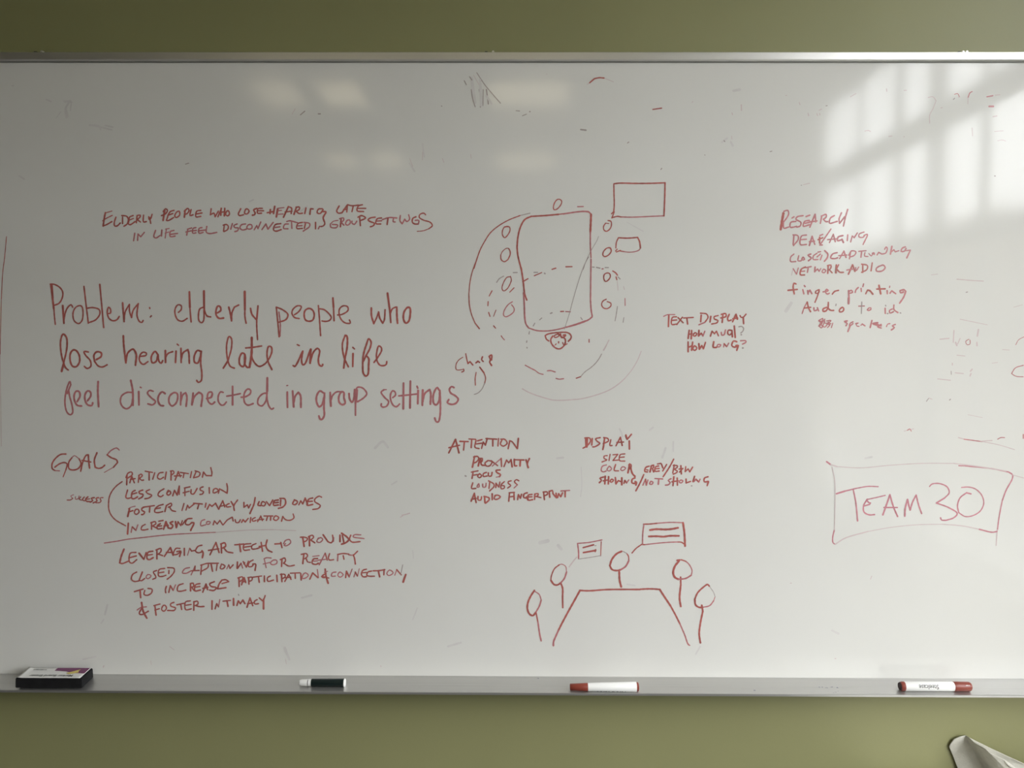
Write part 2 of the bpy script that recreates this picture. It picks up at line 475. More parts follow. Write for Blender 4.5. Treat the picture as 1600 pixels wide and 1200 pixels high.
CUTS = {'who lose hearing': (238, 316, 359.5, 413, 512), 'reading in life feel': (226, 278, 339, 485.5, 503, 572.5), 'to increase': (238, 358, 514), 'Leveraging': (318, 366, 427, 456),
        'not showing': (1037,), 'reading closed captioning': (1295.5,), 'network audio': (1320,)}
DEBUG_INK = False
STROKES = """
# handwriting|red handwritten line reading Elderly people who lose hearing late|150 310 8|r2.9
w3.6 118,180 105,240 90,345; r2 118,182 160,170 200,158; r2.2 85,280 120,255 205,212; 90,345 130,330 200,290
250,235 230,300 235,345 265,345 305,308; 332,235 332,315; 322,215 385,225 405,265 390,320 350,348
465,215 420,235 412,280 405,318 425,330 490,290; r2.2 410,275 470,250; 515,215 505,305; 515,215 555,210 550,235 515,265; 520,268 555,295
595,210 590,265 595,295 630,290; 660,230 665,262 680,258 702,200; 672,240 685,312
w3.6 860,150 840,275; 842,165 870,130 895,150 862,200 820,215; 975,150 930,165 905,200 890,250 880,275 910,275 970,240; 900,210 960,190
1010,170 985,220 1000,240 1045,210 1040,160 1010,170; w3.5 1115,150 1105,235; 1105,160 1150,125 1165,150 1140,190 1115,200
1190,140 1180,180 1175,215 1215,205; 1310,150 1260,160 1250,230 1310,225; 1255,195 1325,182
1440,130 1430,205; 1430,205 1475,185 1490,230; 1490,230 1530,160
@ 340 310 8
5,230 50,125; w3.4 45,125 40,210; 20,180 90,165; w3.4 90,125 85,218; 115,160 100,200 125,220 150,195 135,155 115,160
290,130 260,200 275,215 325,205; 350,140 340,190 370,195 395,160 370,130 350,140; w3.4 490,125 450,145 470,180 460,205 435,210; 560,125 505,130 500,185 550,185; 505,155 575,155
w3.4 660,140 655,190; 620,180 700,165; w3.4 715,100 700,190; w4 752,130 735,230; p2.2 750,125 830,115; p2.2 755,155 800,150; p2.2 745,200 820,195
w3.6 885,105 825,235; 885,105 925,120 920,190; 845,170 930,160; w3.4 985,110 955,200; 980,110 1025,110 1020,140 980,160; 980,160 1020,190 1060,185
1105,120 1090,190; 1155,200 1162,132; 1162,130 1195,132; 1310,130 1260,135 1245,180 1280,190 1320,140; w3.4 1315,165 1355,168 1320,240 1332,285
1335,285 1340,320 1320,345 1295,352
@ 500 310 8
240,95 210,160 230,185 275,180; 275,180 340,85; 342,85 335,170; 295,140 340,135; 345,80 400,92 480,85; 415,100 400,165; 530,80 480,95 465,155 545,165; 475,125 572,125
# handwriting|red handwritten line reading in life feel disconnected in group settings|150 310 8|p2.8
485,435 470,530; 520,525 525,445; 525,445 560,480; 560,480 605,425; 745,400 725,480 750,495 800,465; 825,395 820,470
p2.2 880,380 865,495; p2 870,385 915,375; p2 865,435 910,420; 975,400 930,415 925,470 940,480 990,470; 930,450 1020,438
1150,385 1135,460; 1145,385 1195,370; 1125,420 1190,405; 1250,365 1215,375 1210,435 1250,430; 1215,405 1255,400; 1325,365 1290,375 1290,435 1340,425; 1290,405 1370,395
1385,350 1380,425 1420,440 1510,425
@ 340 310 8
r2.8 85,330 75,410; r2.8 70,335 110,325 135,350 125,390 80,415; 185,315 165,385; 245,320 205,340 215,365 260,370 250,405 215,415; 350,320 300,330 280,370 310,395 360,385
385,330 365,370 395,385 430,370 425,330 385,330; 458,392 490,340; 490,340 505,378; 505,378 540,295; 555,390 605,320; 605,320 630,385; 630,385 695,300
r3 790,315 720,330 700,395 730,410 795,390; 710,365 780,355; 885,320 840,325 825,375 880,380; 865,290 900,280 1000,305; 925,295 930,375
r2.8 1060,300 1005,315 990,375 1060,375; 1000,345 1055,340; r2.8 1100,305 1085,375; 1080,300 1150,315 1150,350 1070,410; r3 1225,300 1225,380; 1260,380 1275,350; 1275,350 1300,352
@ 500 310 8
p2 225,275 170,285 130,320; 130,320 135,360 205,365 222,335 155,325; r3 265,250 255,355; 245,255 295,245 295,275 265,300; 265,300 300,335
340,275 320,320 345,335 380,305 370,270 340,275; 400,285 400,310 430,325 460,285; r3.2 495,230 505,340; r3 475,235 520,215 570,245 500,280
r3 690,235 630,245 600,270 640,295 680,310 670,340 630,355; r2.8 770,245 715,255 700,315 760,320; 700,285 770,280; 780,265 865,240 960,245; r3.2 850,250 840,325; 920,250 915,290 940,295
1005,215 1000,280 1028,318; 1028,318 1060,260; 1060,260 1085,290 1120,260 1108,205; r3 1200,230 1160,250 1155,300 1185,320 1230,320; 1190,275 1235,275 1230,320
r2.6 1320,205 1300,185 1250,200 1240,235 1290,270 1380,300 1405,340 1360,380; r1.8 1360,380 1290,405 1215,412
# handwriting|large red handwritten words reading Problem: elderly people who|60 430 8|r3.1
w3.8 158,115 180,300 195,420; r2.8 195,420 200,500 212,615; 172,130 182,290; 150,112 200,115 270,155 305,210 300,280 260,350 195,378
w3.8 305,380 320,600; 320,560 340,460 370,400 410,370 430,400; r2.8 525,380 470,400 435,470 450,570 505,605 545,570 560,480 550,400 525,380; 570,140 600,400 625,600
600,415 680,405 760,430 770,480 720,555 640,590; w3.4 768,115 780,240; 780,240 795,400 818,655; 870,480 900,475 903,425 878,400 862,470 885,540 935,570 985,555 1012,515
w3.4 1055,345 1065,480 1073,580; 1073,560 1085,460 1138,365; 1138,365 1140,450 1165,530; 1165,530 1185,440 1250,355; 1250,355 1238,430 1235,510 1265,580 1295,590 1310,565
1391,405 1394,416; 1400,522 1413,508
@ 250 430 8
230,465 265,430 265,380 225,370 190,420 190,490 225,560 280,575 340,540; w4.2 368,210 374,400; 374,400 390,585
w4.2 550,198 552,400; 545,400 500,420 482,500 490,570 520,595 545,570 550,400; 555,400 560,450 590,510 635,522
w3.8 720,470 760,440 752,395 725,385 703,430 704,500 740,540 795,535; w3.8 860,400 880,480 895,570; w3.4 895,560 900,470 930,400; 930,400 985,372
w4.4 1060,205 1062,430; 1062,430 1063,520 1078,600; w3.6 1132,415 1150,490 1200,550; w3.8 1225,385 1210,550; 1210,550 1210,640 1220,805
1455,400 1475,600 1490,770; p2.5 1488,460 1505,600 1502,760; 1455,400 1530,430 1600,490 1580,550 1480,590
@ 450 430 8
80,495 130,460 162,415 165,390 120,382 60,430 50,480 85,530 140,542; w3.6 265,415 215,440 202,500 220,560 265,576 310,560 328,490 310,440 265,415
380,380 395,560 408,755; 400,420 450,430 520,490 542,530 520,565 470,578 425,572; w3.8 562,285 570,400; 570,400 577,570
620,497 670,492 750,440 745,395 695,382 645,420 640,490 670,560 720,598 780,598 768,560
w3.6 1042,410 1045,510 1073,605; 1073,605 1100,550 1135,460; w3.4 1132,460 1150,540 1185,600; 1185,600 1205,560 1215,432
w4 1245,225 1275,450; w3.8 1275,450 1285,590; 1280,480 1305,420 1350,398; w3.8 1360,400 1362,500 1370,600
w3.8 1500,400 1452,460 1447,560 1475,600 1510,575 1530,480 1525,410 1500,400
# handwriting|large red handwritten words reading lose hearing late in life|80 510 8|r3.3
w4 132,562 155,470; 155,470 200,250 190,130 150,95 120,180 125,320 155,450 185,520 215,545
w3.8 275,295 240,340 240,440 270,500 310,505 352,450 350,360 310,300 275,295; 465,320 410,315 430,360 490,430 495,500 450,526 415,500
w3.8 565,415 625,375 625,330 570,318 535,360 545,440; 545,440 590,495 640,508 700,480
w3.8 903,118 910,250 935,455; w3.8 935,440 960,330 1025,285 1065,350 1055,485; 1110,375 1185,362 1190,335 1150,322 1110,360 1105,430 1150,475 1210,440
w3.6 1330,350 1300,312 1252,380 1265,455 1310,440 1335,350; w3.6 1335,350 1350,440 1375,460 1395,428; w3.8 1428,302 1430,450; 1430,390 1460,340 1520,315
@ 270 510 8
w3.8 42,310 35,450; w3 55,222 72,236; w3.8 102,275 105,450; w3.6 105,420 130,330 190,290; w3.6 190,290 202,340 208,460
w3.6 345,310 310,300 270,370 275,450 310,460 345,380 355,320; 358,310 350,450 365,600 355,680 320,700 300,675
w4 632,520 690,430; 690,430 735,260 732,150 705,125 678,200 672,300 690,430 720,500 770,522; w3.8 900,350 870,332 835,390 840,480 880,503 905,440 900,350; w3.8 900,350 905,480 940,515 965,500
w4.6 960,510 985,350 988,140; w3.4 988,330 988,380 1020,450 1080,500 1150,470 1200,410 1240,310 1230,255 1200,250 1180,320 1190,430 1240,540; 912,270 1000,262 1110,245
@ 440 510 8
w3.8 145,490 165,500 265,310; w3.6 265,310 250,430 265,480 290,470 360,290; w4 365,285 357,460; w3.6 360,440 400,320 450,275 475,300 460,420 475,485 505,498 515,475; w3 196,228 222,240
w3.8 777,520 790,410; w4 790,410 820,250 815,120 795,112; w3.4 795,112 762,210 765,310 790,410 835,505; w3.8 893,340 890,500; w3 890,262 912,282
w3.6 1015,450 1060,360 1110,260 1118,190 1090,155 1060,230 1025,350 1015,500 1025,590 1055,622 1080,600 1090,480 1090,400 1062,370
w3.4 1155,450 1200,390 1250,300 1245,262 1215,245 1190,320 1190,420 1230,485 1280,490 1308,475 1315,440
# handwriting|large red handwritten words reading feel disconnected in group settings|90 580 8|p3.4
165,170 155,128 125,190 95,320 95,430 120,515 160,545 188,520 180,420 150,310 140,240; 120,280 165,170
w3.8 245,380 282,310 270,255 235,250 208,300 217,380 250,428 300,435; w3.8 375,370 415,310 412,262 380,245 345,290 347,370 380,422 430,428 440,395
w4 508,130 505,250 515,442; w4.2 915,115 940,250 942,425; 930,265 870,265 800,310 787,390 820,450 865,470 920,430 940,340
w4 1015,255 1018,420; p3 1034,200 1046,206; 1195,250 1150,240 1125,270 1170,330 1225,380 1190,420 1130,408
w3.8 1345,280 1310,258 1268,300 1258,370 1290,428 1325,432; w3.8 1460,267 1402,310 1393,390 1430,435 1480,400 1502,330 1495,280 1460,267
@ 280 580 8
w3.8 22,265 18,420; 20,380 50,290 80,270; w3.8 82,270 97,320 87,438; w4 175,275 160,420; w3.8 165,400 190,320 245,265; w4 245,265 285,290 275,438
w4.2 345,342 400,325 415,285; w3.6 415,285 408,262 370,265 352,320 370,388 410,413 445,385; 550,265 520,258 492,300 492,380 530,425 560,420 590,385
w3.8 668,190 668,420; 595,312 680,298 765,280; w3.6 775,325 820,322 888,280 893,238 860,222 822,260 808,330 822,398 860,425 925,405
1095,275 1050,280 990,340 985,410 1030,435 1080,380 1100,270; w4.4 1102,85 1100,250; 1098,250 1098,330 1120,430 1155,475 1180,462
w4 1352,262 1355,450; w2.6 1345,180 1358,178; w4.4 1418,250 1432,445; w3.8 1432,400 1452,310 1490,265; w4.2 1490,265 1515,300 1522,450
@ 420 580 8
w4 690,275 640,248 602,300 597,380 630,445 665,420 690,330; w4 697,275 690,450 692,560 660,605 640,595 628,560
w4.2 768,268 778,435; 775,370 800,300 850,258 910,258; w4 910,258 875,320 882,390 920,420 955,400 940,330 938,265 910,258
w4 1003,280 1012,350 1040,388 1062,350 1075,230; w4.4 1085,240 1085,400; w4 1105,235 1095,380; 1085,400 1085,550; 1085,240 1105,205 1130,198 1180,215 1225,280 1190,330 1110,382
@ 560 580 8
p2.2 350,230 320,232; 320,232 285,262 330,330 378,380 350,440 310,450; p3.4 310,450 285,435 288,408
430,330 463,300 460,262 430,244 402,290 407,370 440,430 475,445 515,410; w4 565,150 562,470; w4 650,125 645,460; 505,308 600,300 728,285
w4 747,240 742,405; w3.4 733,188 743,212; w4 805,235 800,425; w3.8 805,380 830,280 890,230; w4 892,232 905,280 900,412
w4 1008,235 985,205 948,260 933,340 945,408 975,420 1008,370 1018,240; w3.8 1018,240 1025,400 1020,560 1000,632 975,632 955,585
w3.8 1195,205 1165,192 1138,225 1152,270 1215,310 1248,350 1220,400 1160,415 1112,392 1130,355
# handwriting|red handwritten heading reading Goals at the lower left|70 690 8|r3.1
265,155 200,160 130,215 92,280 97,340 130,362; p2.2 130,362 185,365; 125,320 190,275 250,262 280,280 265,350; r2.2 265,350 230,440
340,200 300,260 305,340 360,355 420,335 455,275 430,215; p1.8 430,215 370,175 340,200; 450,370 475,260 520,170 545,165; w3.4 545,165 550,240 562,330; 465,235 575,255
w3.4 652,140 620,230 630,320; 630,320 670,335 715,325 750,295; p2.6 930,105 900,80 830,110 780,165; r3.2 780,165 830,200 900,230 910,262; 910,262 860,320; p1.8 860,320 745,385
# handwriting|small red handwritten word reading success|70 690 8|r2.3
p1.8 360,665 325,680 350,710; 350,710 320,730 280,730; p2 385,690 385,720 420,712 430,680; 450,690 432,718 460,732; r2.6 495,692 470,728 500,740; r3 540,690 510,720 520,745 565,750; 525,722 560,715
r3 620,700 580,710 600,735 570,758; r3 672,700 640,710 655,740 605,766; 728,700 690,705 705,740 690,760 640,765
# handwriting|red handwritten goal reading participation|180 720 8|r2.8
150,180 145,300; 135,210 160,155 205,140 215,170 160,215; 183,275 207,190; 207,190 240,275; 190,235 250,222; 300,180 290,268; 295,185 325,165 340,185 305,220; 305,220 330,243 355,240
375,130 465,145; w3.2 425,150 425,240; 495,150 470,230; 600,145 550,155 530,210 560,230 605,205; 640,140 625,230; w3.2 700,135 698,240; 690,130 725,125 735,150 700,182
w3.2 790,135 750,240; 790,135 815,200; 740,190 830,185; 815,145 915,160; 860,160 850,210; 955,135 940,210; 1012,135 982,205; 1000,125 1060,150 1050,190 980,213
1090,205 1105,140; 1105,140 1140,185; 1140,185 1205,187; 1195,85 1210,150 1205,188
# handwriting|red handwritten goal reading less confusion|180 720 8|r2.9
155,365 135,460 160,470 205,458; w3.2 250,370 215,390 210,470 240,473 280,450; 215,415 270,400; w3.2 345,365 300,385 305,408 350,420 340,450 295,475; 430,360 385,385 410,410 458,430 420,465 370,475
610,350 550,390 535,430 570,450 600,430; w3.2 665,370 645,410 665,430 695,405 680,375 655,392; 720,438 742,368; 742,368 775,430; 775,430 802,315; 802,315 800,420
870,340 872,435; 865,340 935,325; 850,400 925,380; 950,360 950,410 980,415 1000,390 1025,345; 1100,325 1065,340 1065,365 1105,385 1090,415 1060,420; 1175,335 1178,405
1230,360 1225,400 1260,395 1290,370 1260,345 1230,360; 1290,405 1305,350; 1305,350 1350,375 1395,402; 1395,285 1405,340 1400,405
# handwriting|red handwritten goal reading foster intimacy with loved ones|180 720 8|r2.9
w3.6 180,600 158,695; p2 165,600 200,580 250,568; 165,640 222,622; 255,610 240,650 265,670 300,640 285,605 255,610; w3.2 375,575 335,595 335,620 370,640 350,670 330,672; 350,580 490,560; w3.2 435,570 430,640
545,560 500,600 495,640 530,648 595,635; 545,560 600,545; 510,600 565,588; 640,560 622,635; 640,560 700,530 705,560 665,580; 680,575 710,620 755,632
860,535 835,620; 885,615 905,555; 905,555 925,590; 925,590 1000,530; 980,530 1090,540; 1045,550 1030,600; 1135,530 1125,580
1150,605 1180,545; 1180,545 1210,570; 1210,570 1255,530; w3.2 1255,530 1295,605; w3 1295,605 1345,500; w3.2 1345,500 1370,575; 1305,570 1375,555; 1425,535 1395,550 1390,575 1445,572
w3.2 1450,510 1480,560; 1530,490 1485,560 1490,620
@ 340 720 8
330,520 330,580; 330,580 372,550; 372,550 388,590; 388,590 412,545; w3.2 470,460 455,540 405,660; w3.2 520,510 505,555 540,560; 560,510 545,550 580,565 602,530 560,510
610,510 650,560; 650,560 690,490; w3.4 760,490 710,500 700,555 760,552; w3.2 715,525 760,520; w3.2 790,490 785,560; w3.2 780,470 840,475 852,530 820,575 760,595
w3.2 960,490 938,540 970,548 1000,512 960,487; 1015,550 1040,500; 1040,500 1065,540; 1065,540 1095,468; w3.2 1095,465 1125,540; w3.2 1190,465 1140,480 1120,555 1190,545; 1125,510 1185,505
1300,455 1270,442 1215,480 1215,510 1285,560 1260,595 1190,608
# handwriting|red handwritten goal reading increasing communication|180 720 8|r2.8
w3.4 165,780 155,915; p2.4 200,895 212,828; 215,825 260,870; p2.4 260,870 285,800; 375,795 335,820 325,860 360,865 410,855; w3.2 455,770 455,855; 445,775 500,760 510,785 470,812; w3.2 470,815 520,840
w3.2 565,785 525,815 530,850 585,845; 545,755 600,745; 540,818 580,812; w3.4 605,855 635,760; w3.6 635,760 665,840; 610,815 665,805; w3.6 720,760 685,775 722,810 700,845 670,840; w3.4 755,760 765,835
770,830 785,760; 785,760 820,810; 820,810 840,748; 840,800 880,740; w3 960,720 900,730 880,790 920,800 960,770; w3.4 960,775 985,775 945,870
p2.6 1120,735 1080,750 1070,810 1130,800; p2.6 1150,760 1140,790 1175,790 1190,765 1150,760; 1225,800 1240,750; 1240,750 1275,790; 1275,790 1310,745; w3 1310,745 1345,800; 1350,800 1400,740; 1400,740 1460,705
@ 340 720 8
185,705 195,752; 220,735 230,770 265,770 285,735; 300,770 320,735; 320,735 345,765; 345,765 383,720; w3 415,710 408,770; 470,710 435,730 440,755 480,745
500,760 540,695; w3 540,690 560,745; 500,738 575,730; 580,690 690,690; 625,695 610,745; w3 665,690 662,742; 720,690 700,730 735,745 765,710 740,690 720,690; 800,755 815,695; 815,695 850,735 910,742 955,712 945,665
# drawn_bracket|thin curved bracket joining the red goals|70 690 8|r2.6
968,500 900,550 840,620 805,700 798,770
@ 150 750 8
158,280 160,360 185,430 240,495 370,572
# drawn_line|long faded pink line under the goals|150 830 8|p2.4
105,148 260,125 400,100 580,80 750,60 930,42 1100,32; p2 1100,32 1300,22 1500,14; f1.8 1500,14 1920,-15 2220,-20; f1.3 2220,-20 2500,-8
# handwriting|red handwritten line reading Leveraging AR tech to provide|150 830 8|r2.9
w3.8 350,225 315,315 297,395; 297,395 325,405 410,372; 500,265 430,275 420,385 450,400 510,355; 425,330 505,308; w3.6 540,275 598,350; 600,350 628,265
w3.4 710,250 650,265 640,345 670,355 715,330; 645,300 705,290; w3.4 762,230 762,345; 750,235 812,215 812,255 775,288; 780,285 835,305
855,315 930,205; w3.6 930,205 965,300; 880,265 960,265; 1050,215 1000,215 968,290 1010,290 1060,255; w3.4 1012,255 1060,250 1045,315; w3.4 1105,215 1105,300
p2.2 1145,300 1172,215; w3.2 1172,215 1195,248; 1195,248 1235,240; 1325,175 1275,190 1245,250 1280,270 1330,255; w3.6 1325,245 1340,270 1330,330
@ 320 820 8
65,375 140,220; w3.4 140,220 180,345; 45,320 175,300; w3.6 205,240 210,350; w3.4 200,240 250,225 262,265 225,290; w3.2 240,290 280,335 350,350
375,250 490,240; w3.2 435,240 450,335; 575,235 490,250 490,315 560,312; 490,280 575,268; 640,235 590,260 590,300 640,300 700,280; w3.2 705,220 722,330; 680,270 760,258; w3.2 780,190 765,265 790,315 840,340
875,240 950,235; w3.2 950,220 965,285; p2.6 1010,235 990,255 1020,262 1075,220 1060,185 1010,195 985,235
@ 460 820 8
w3.4 105,160 122,270; 75,155 130,155 165,170 150,200 110,215; w3.4 188,150 190,262; 175,150 225,130 240,155 205,190; w3 205,190 255,225; p2.6 300,165 280,210 320,220 355,180 330,160 290,180
w3.6 360,125 420,210; w3 420,210 460,225 485,185 478,130; p1.8 495,160 490,210; w3.6 570,130 570,210; w3.2 600,130 620,225; w3.6 590,105 655,150 680,185 640,225 590,242
w3 705,130 690,180 720,215 820,210; p2.6 830,125 750,125 735,148 870,172
# handwriting|red handwritten line reading closed captioning for reality|150 830 8|r2.8
510,510 460,540 445,600 480,627 540,620; w3.2 580,510 540,610; 540,610 565,620 610,590; p2.4 650,540 625,575 650,595 690,555 650,540; 760,490 718,510 740,550 750,580 710,600
860,465 790,480 785,560 830,565 875,550; 790,520 850,510; 912,490 910,530; 895,455 975,465 980,500 940,560 890,600
p2.6 1170,455 1110,470 1080,520 1130,525 1180,500; p2.6 1190,545 1240,435; 1240,435 1235,490; 1190,495 1290,490; 1320,420 1310,540; 1310,425 1400,405 1400,450 1320,500
1400,402 1530,400; w3.2 1440,415 1458,500; 1515,415 1505,490
@ 320 820 8
210,490 195,545 225,550 255,515 225,495; p2.4 275,550 300,500; 300,500 315,545; 315,545 355,500; w3.2 408,465 405,545; 410,545 455,478; p2.4 455,478 475,540; 500,475 490,470 490,490
480,460 520,530; 520,530 545,455; 605,440 560,465 545,520 590,520 610,490; w3 600,490 635,490 630,570
p2.2 745,430 768,535; p2.4 740,425 770,412 830,415; p2.2 730,490 815,470; p2.6 860,440 820,480 850,500 900,480 900,445 860,440; w3.2 965,430 960,520; w3 945,435 1000,415 1010,450 985,480; 990,480 1050,515 1120,505
@ 460 820 8
w3.2 118,370 105,485; 85,370 150,360 165,390 130,425; 150,425 165,463 200,470; p2.2 310,385 230,395; w3.2 290,422 240,427 222,480 270,495 300,480; p2.4 240,455 290,450; p2.8 310,500 385,355; w3 385,355 410,440; p2.4 300,442 400,430
440,360 425,420 440,440 490,435; p2.8 545,375 540,450; 540,370 610,358 680,365; 610,385 620,430; p2.8 680,375 715,380; 790,330 735,385; w3 735,375 750,410 762,490
# handwriting|red handwritten line reading to increase participation and connection|150 830 8|r2.9
480,755 590,722; w3.4 552,740 560,830; 610,740 600,790 640,802 695,770 700,725 650,715; w3.2 880,690 868,730 872,768; 910,765 930,680; 930,680 965,740; p2.4 965,740 995,670
1090,655 1030,680 1020,745 1060,750 1125,735; w3.6 1182,655 1182,745; w3.2 1180,655 1215,650 1220,690 1195,700; w3.2 1195,700 1228,740; w3.2 1300,655 1245,670 1238,745 1305,735; 1240,700 1300,690
1335,762 1375,660; w3.4 1375,660 1395,730; 1335,715 1400,700; w3.2 1480,630 1420,660 1440,690 1505,705 1475,740 1420,735
@ 320 820 8
w3.2 215,690 180,740 160,800; w3.2 160,800 190,797 265,785; 215,690 260,685 290,700; 215,735 300,710
w3.2 428,660 430,770; 415,665 470,650 475,680 430,712; 460,750 492,660; w3.4 492,660 512,720; 465,715 512,705; w3.4 548,665 552,740; 540,660 590,655 590,690 560,705; 600,655 710,640; w3.2 672,650 682,718
w3.2 745,640 747,710; 820,640 785,660 790,705 860,690; w3.2 900,630 905,710; w3.4 958,615 965,710; 945,620 1000,620 1005,650 970,672; 1000,708 1050,620; w3.4 1050,620 1078,680; 1000,660 1075,655
1070,605 1190,600; w3.2 1130,615 1132,668; w3 1200,610 1206,690
@ 460 820 8
p2.6 110,620 100,670 140,665 175,630 140,600 110,620; 193,680 230,600; 230,600 295,660; p2.6 300,660 287,560; w3.8 385,555 395,640 422,730; w3.4 372,620 342,648 372,660; p2 375,595 415,580; 350,645 430,665
p2.6 520,590 475,600 465,640 512,640; p2.6 570,590 542,630 570,655 610,625 570,590; 640,660 650,580; w3.2 650,580 685,650; p2.2 685,650 722,553; p2.2 745,650 762,590; w3 762,590 788,640; p2 790,640 810,550
w3 900,555 855,570 838,620 860,650 900,648; 850,600 900,595; w3 965,578 920,590 905,630 935,642 1000,642; w3 985,575 1060,572 1130,560; w3.2 1050,575 1067,650; w3 1120,565 1118,625
p2.4 1190,565 1155,610 1180,635 1235,600 1190,565; p2.2 1255,630 1280,560; w3 1280,560 1335,625; g1.6 1330,620 1355,500; w4 1392,622 1360,715
# handwriting|red handwritten line reading and foster intimacy|150 830 8|r2.9
w4 570,892 590,1000 635,1085; p2.6 515,985 560,955 630,945; w3.2 578,950 542,1030 570,1042 655,1000; w3.4 738,935 752,1048; 725,930 800,910; 738,985 792,968; 840,930 820,980 850,1000 882,960 862,925 840,930
w3 975,890 935,905 935,935 995,960 980,988 895,990; 1010,920 1100,900; w3 1060,915 1072,978; 1180,870 1120,885 1122,980 1192,970; 1125,925 1190,915
w3.2 1225,880 1222,988; 1220,885 1270,875 1275,910 1240,930; w3.2 1250,930 1295,943 1350,940; w3.4 1452,870 1450,975; 1490,970 1510,905; 1510,905 1532,945; p2.4 1532,945 1548,855
@ 320 820 8
w3 228,955 320,945; w3.6 278,950 290,1018; w3.6 360,922 362,1005; w3.2 402,1008 420,950; w3.2 420,950 445,985; 445,985 475,940; w3.4 475,940 502,985; w3.2 528,1030 565,915; w3.4 565,915 600,1010; 535,985 612,975
w3 655,935 622,955 625,988 672,985; w3.2 682,915 722,950; w3 755,885 735,940; w4 735,930 735,1050; g2 421,868 425,882
# handwriting|red handwritten heading reading Attention|690 670 8|r2.9
w3.4 175,132 90,300; w3.4 175,132 195,210 218,300; 90,237 225,205; w3.2 228,157 332,160; w3.2 285,160 275,265; 342,127 425,132; w3.2 377,137 370,235; 505,135 450,150; 430,145 418,232 468,247; 430,190 500,180
500,245 520,165; 520,165 548,205; 548,205 572,120; 555,122 690,130; w3.2 640,140 640,215; 712,122 705,215; 760,130 735,192 770,217 820,180 790,132 740,130; w3.2 832,248 852,150; 852,150 880,160 945,247; w3.2 948,247 960,120
# handwriting|red handwritten word reading proximity under Attention|690 670 8|r3
w3.6 412,345 385,480; 400,352 450,345 465,370 440,410 400,430; w3.4 478,370 458,465; 470,375 510,370 505,408 480,420; w3.4 490,380 500,450 550,457; 580,397 542,430 560,465 605,460 630,410 590,397
620,400 700,460; p2.4 745,370 632,467; w3.2 745,370 750,470; 780,472 812,390; 812,390 840,425; 840,425 868,385; w3.6 868,385 882,475; w3.6 908,382 915,462 938,462; 920,387 1030,390; w3.4 985,390 980,465; w3.4 1055,388 1072,435; w3.4 1098,372 1072,435 1085,485
# handwriting|red handwritten word reading focus with a dot before it|690 670 8|r2.9
w3.2 395,535 380,620; 372,542 455,525; 385,582 445,572; 475,562 450,592 475,612 500,587 475,562; 560,545 522,560 522,595 568,590; 585,550 587,590 620,590 632,545; w3.4 730,515 680,522 690,545 738,575 720,598; p2 720,598 682,605; g3.2 296,588 304,592
# handwriting|red handwritten word reading loudness|690 670 8|r2.7
w3 390,675 375,745 428,745; p2.4 465,685 442,730 470,725 465,685; p2.6 515,690 520,730 550,725 557,680; 602,665 592,745; 587,650 652,690 655,720 600,777
w3 677,735 680,680; 680,680 715,728; 715,728 728,665; 785,660 745,700 747,750 785,740 782,712 750,710; 870,650 835,660 832,680 865,708 825,740; 965,650 935,635 910,660 948,700; p2.2 948,700 905,740
# handwriting|red handwritten line reading audio fingerprint|690 670 8|r3
w3.2 410,805 370,905; w3.2 410,805 432,922; 375,882 432,870; 455,845 457,890 490,890 500,850; w3.2 537,850 542,925; w3.2 530,845 590,862 595,885 550,930; w3.4 632,812 634,885; 670,835 657,875 690,882 735,850 700,828 665,835
850,800 840,905; 845,800 910,795; 845,852 895,845; w3.2 905,812 907,885; 950,885 960,822; 960,822 985,868; 985,868 1000,818; w3.4 1070,800 1030,815 1028,860 1068,865; w3.2 1060,850 1078,890; w3.2 1130,820 1082,830 1087,892 1138,885; 1085,852 1130,850
w3.2 1165,815 1162,882; 1165,815 1207,810 1200,838 1180,845; 1180,845 1240,860; w3.2 1275,790 1285,885; w3 1270,790 1320,790 1325,815 1285,838; w3.4 1345,780 1352,855; w3.2 1345,785 1385,770 1392,810
1392,810 1430,855; w3.2 1430,805 1437,862; 1450,860 1462,810; 1462,810 1490,850; 1490,850 1512,800; p2.6 1490,777 1600,770; w3.2 1545,785 1545,850
# handwriting|red handwritten heading reading Display|900 670 7.2727|r2.9
w3.4 110,120 115,205; w4 128,115 122,205; 100,105 155,105 165,135 130,190 80,220; 185,110 180,185; 275,100 222,115 245,145 272,165 210,205 190,205; w3.2 325,110 315,190 305,235; 315,100 360,110 370,135 310,170; 395,125 385,190 410,190
w3 455,192 505,95; w3 505,95 525,190; 465,155 540,150; w3.2 567,70 582,118; w3 630,62 582,120; w3.4 605,138 607,230
# handwriting|red handwritten word reading size|900 670 7.2727|r2.6
355,305 320,310 320,338 352,352 295,377; 387,290 375,360; 420,295 475,290; 475,290 420,360; 420,360 480,355; 555,285 502,295 495,360 555,367; 500,325 548,320
# handwriting|red handwritten line reading color grey slash b and w|900 670 7.2727|r2.8
p2.6 345,410 300,425 287,475 310,490 342,480; p2.4 375,425 352,465 375,480 405,452 380,425; 450,405 435,472 482,477; p2.4 530,430 507,465 530,475 565,447 530,430; w3.6 610,400 590,500; w3 600,410 625,405 620,450 600,460; w3.6 620,440 642,510 670,540
w3.2 830,425 792,440 782,485 812,490; 800,465 818,470; w3.6 858,420 840,490; w3.2 850,425 882,412 880,440; w3.2 868,450 882,490; 925,400 965,393; w3 940,422 905,432 898,482 945,480; 905,455 945,450; w3 972,402 987,445; 1030,405 985,480
w3 1110,345 1065,430 990,545; 1117,410 1100,500; 1105,415 1152,420 1150,440 1117,460 1152,480 1140,500 1105,515; w3.4 1192,420 1197,512; 1170,458 1215,450; 1215,450 1175,492; 1247,430 1240,487; 1240,487 1275,455; 1275,455 1292,490; 1292,490 1325,435
# handwriting|red handwritten line reading showing slash not showing|900 670 7.2727|r3
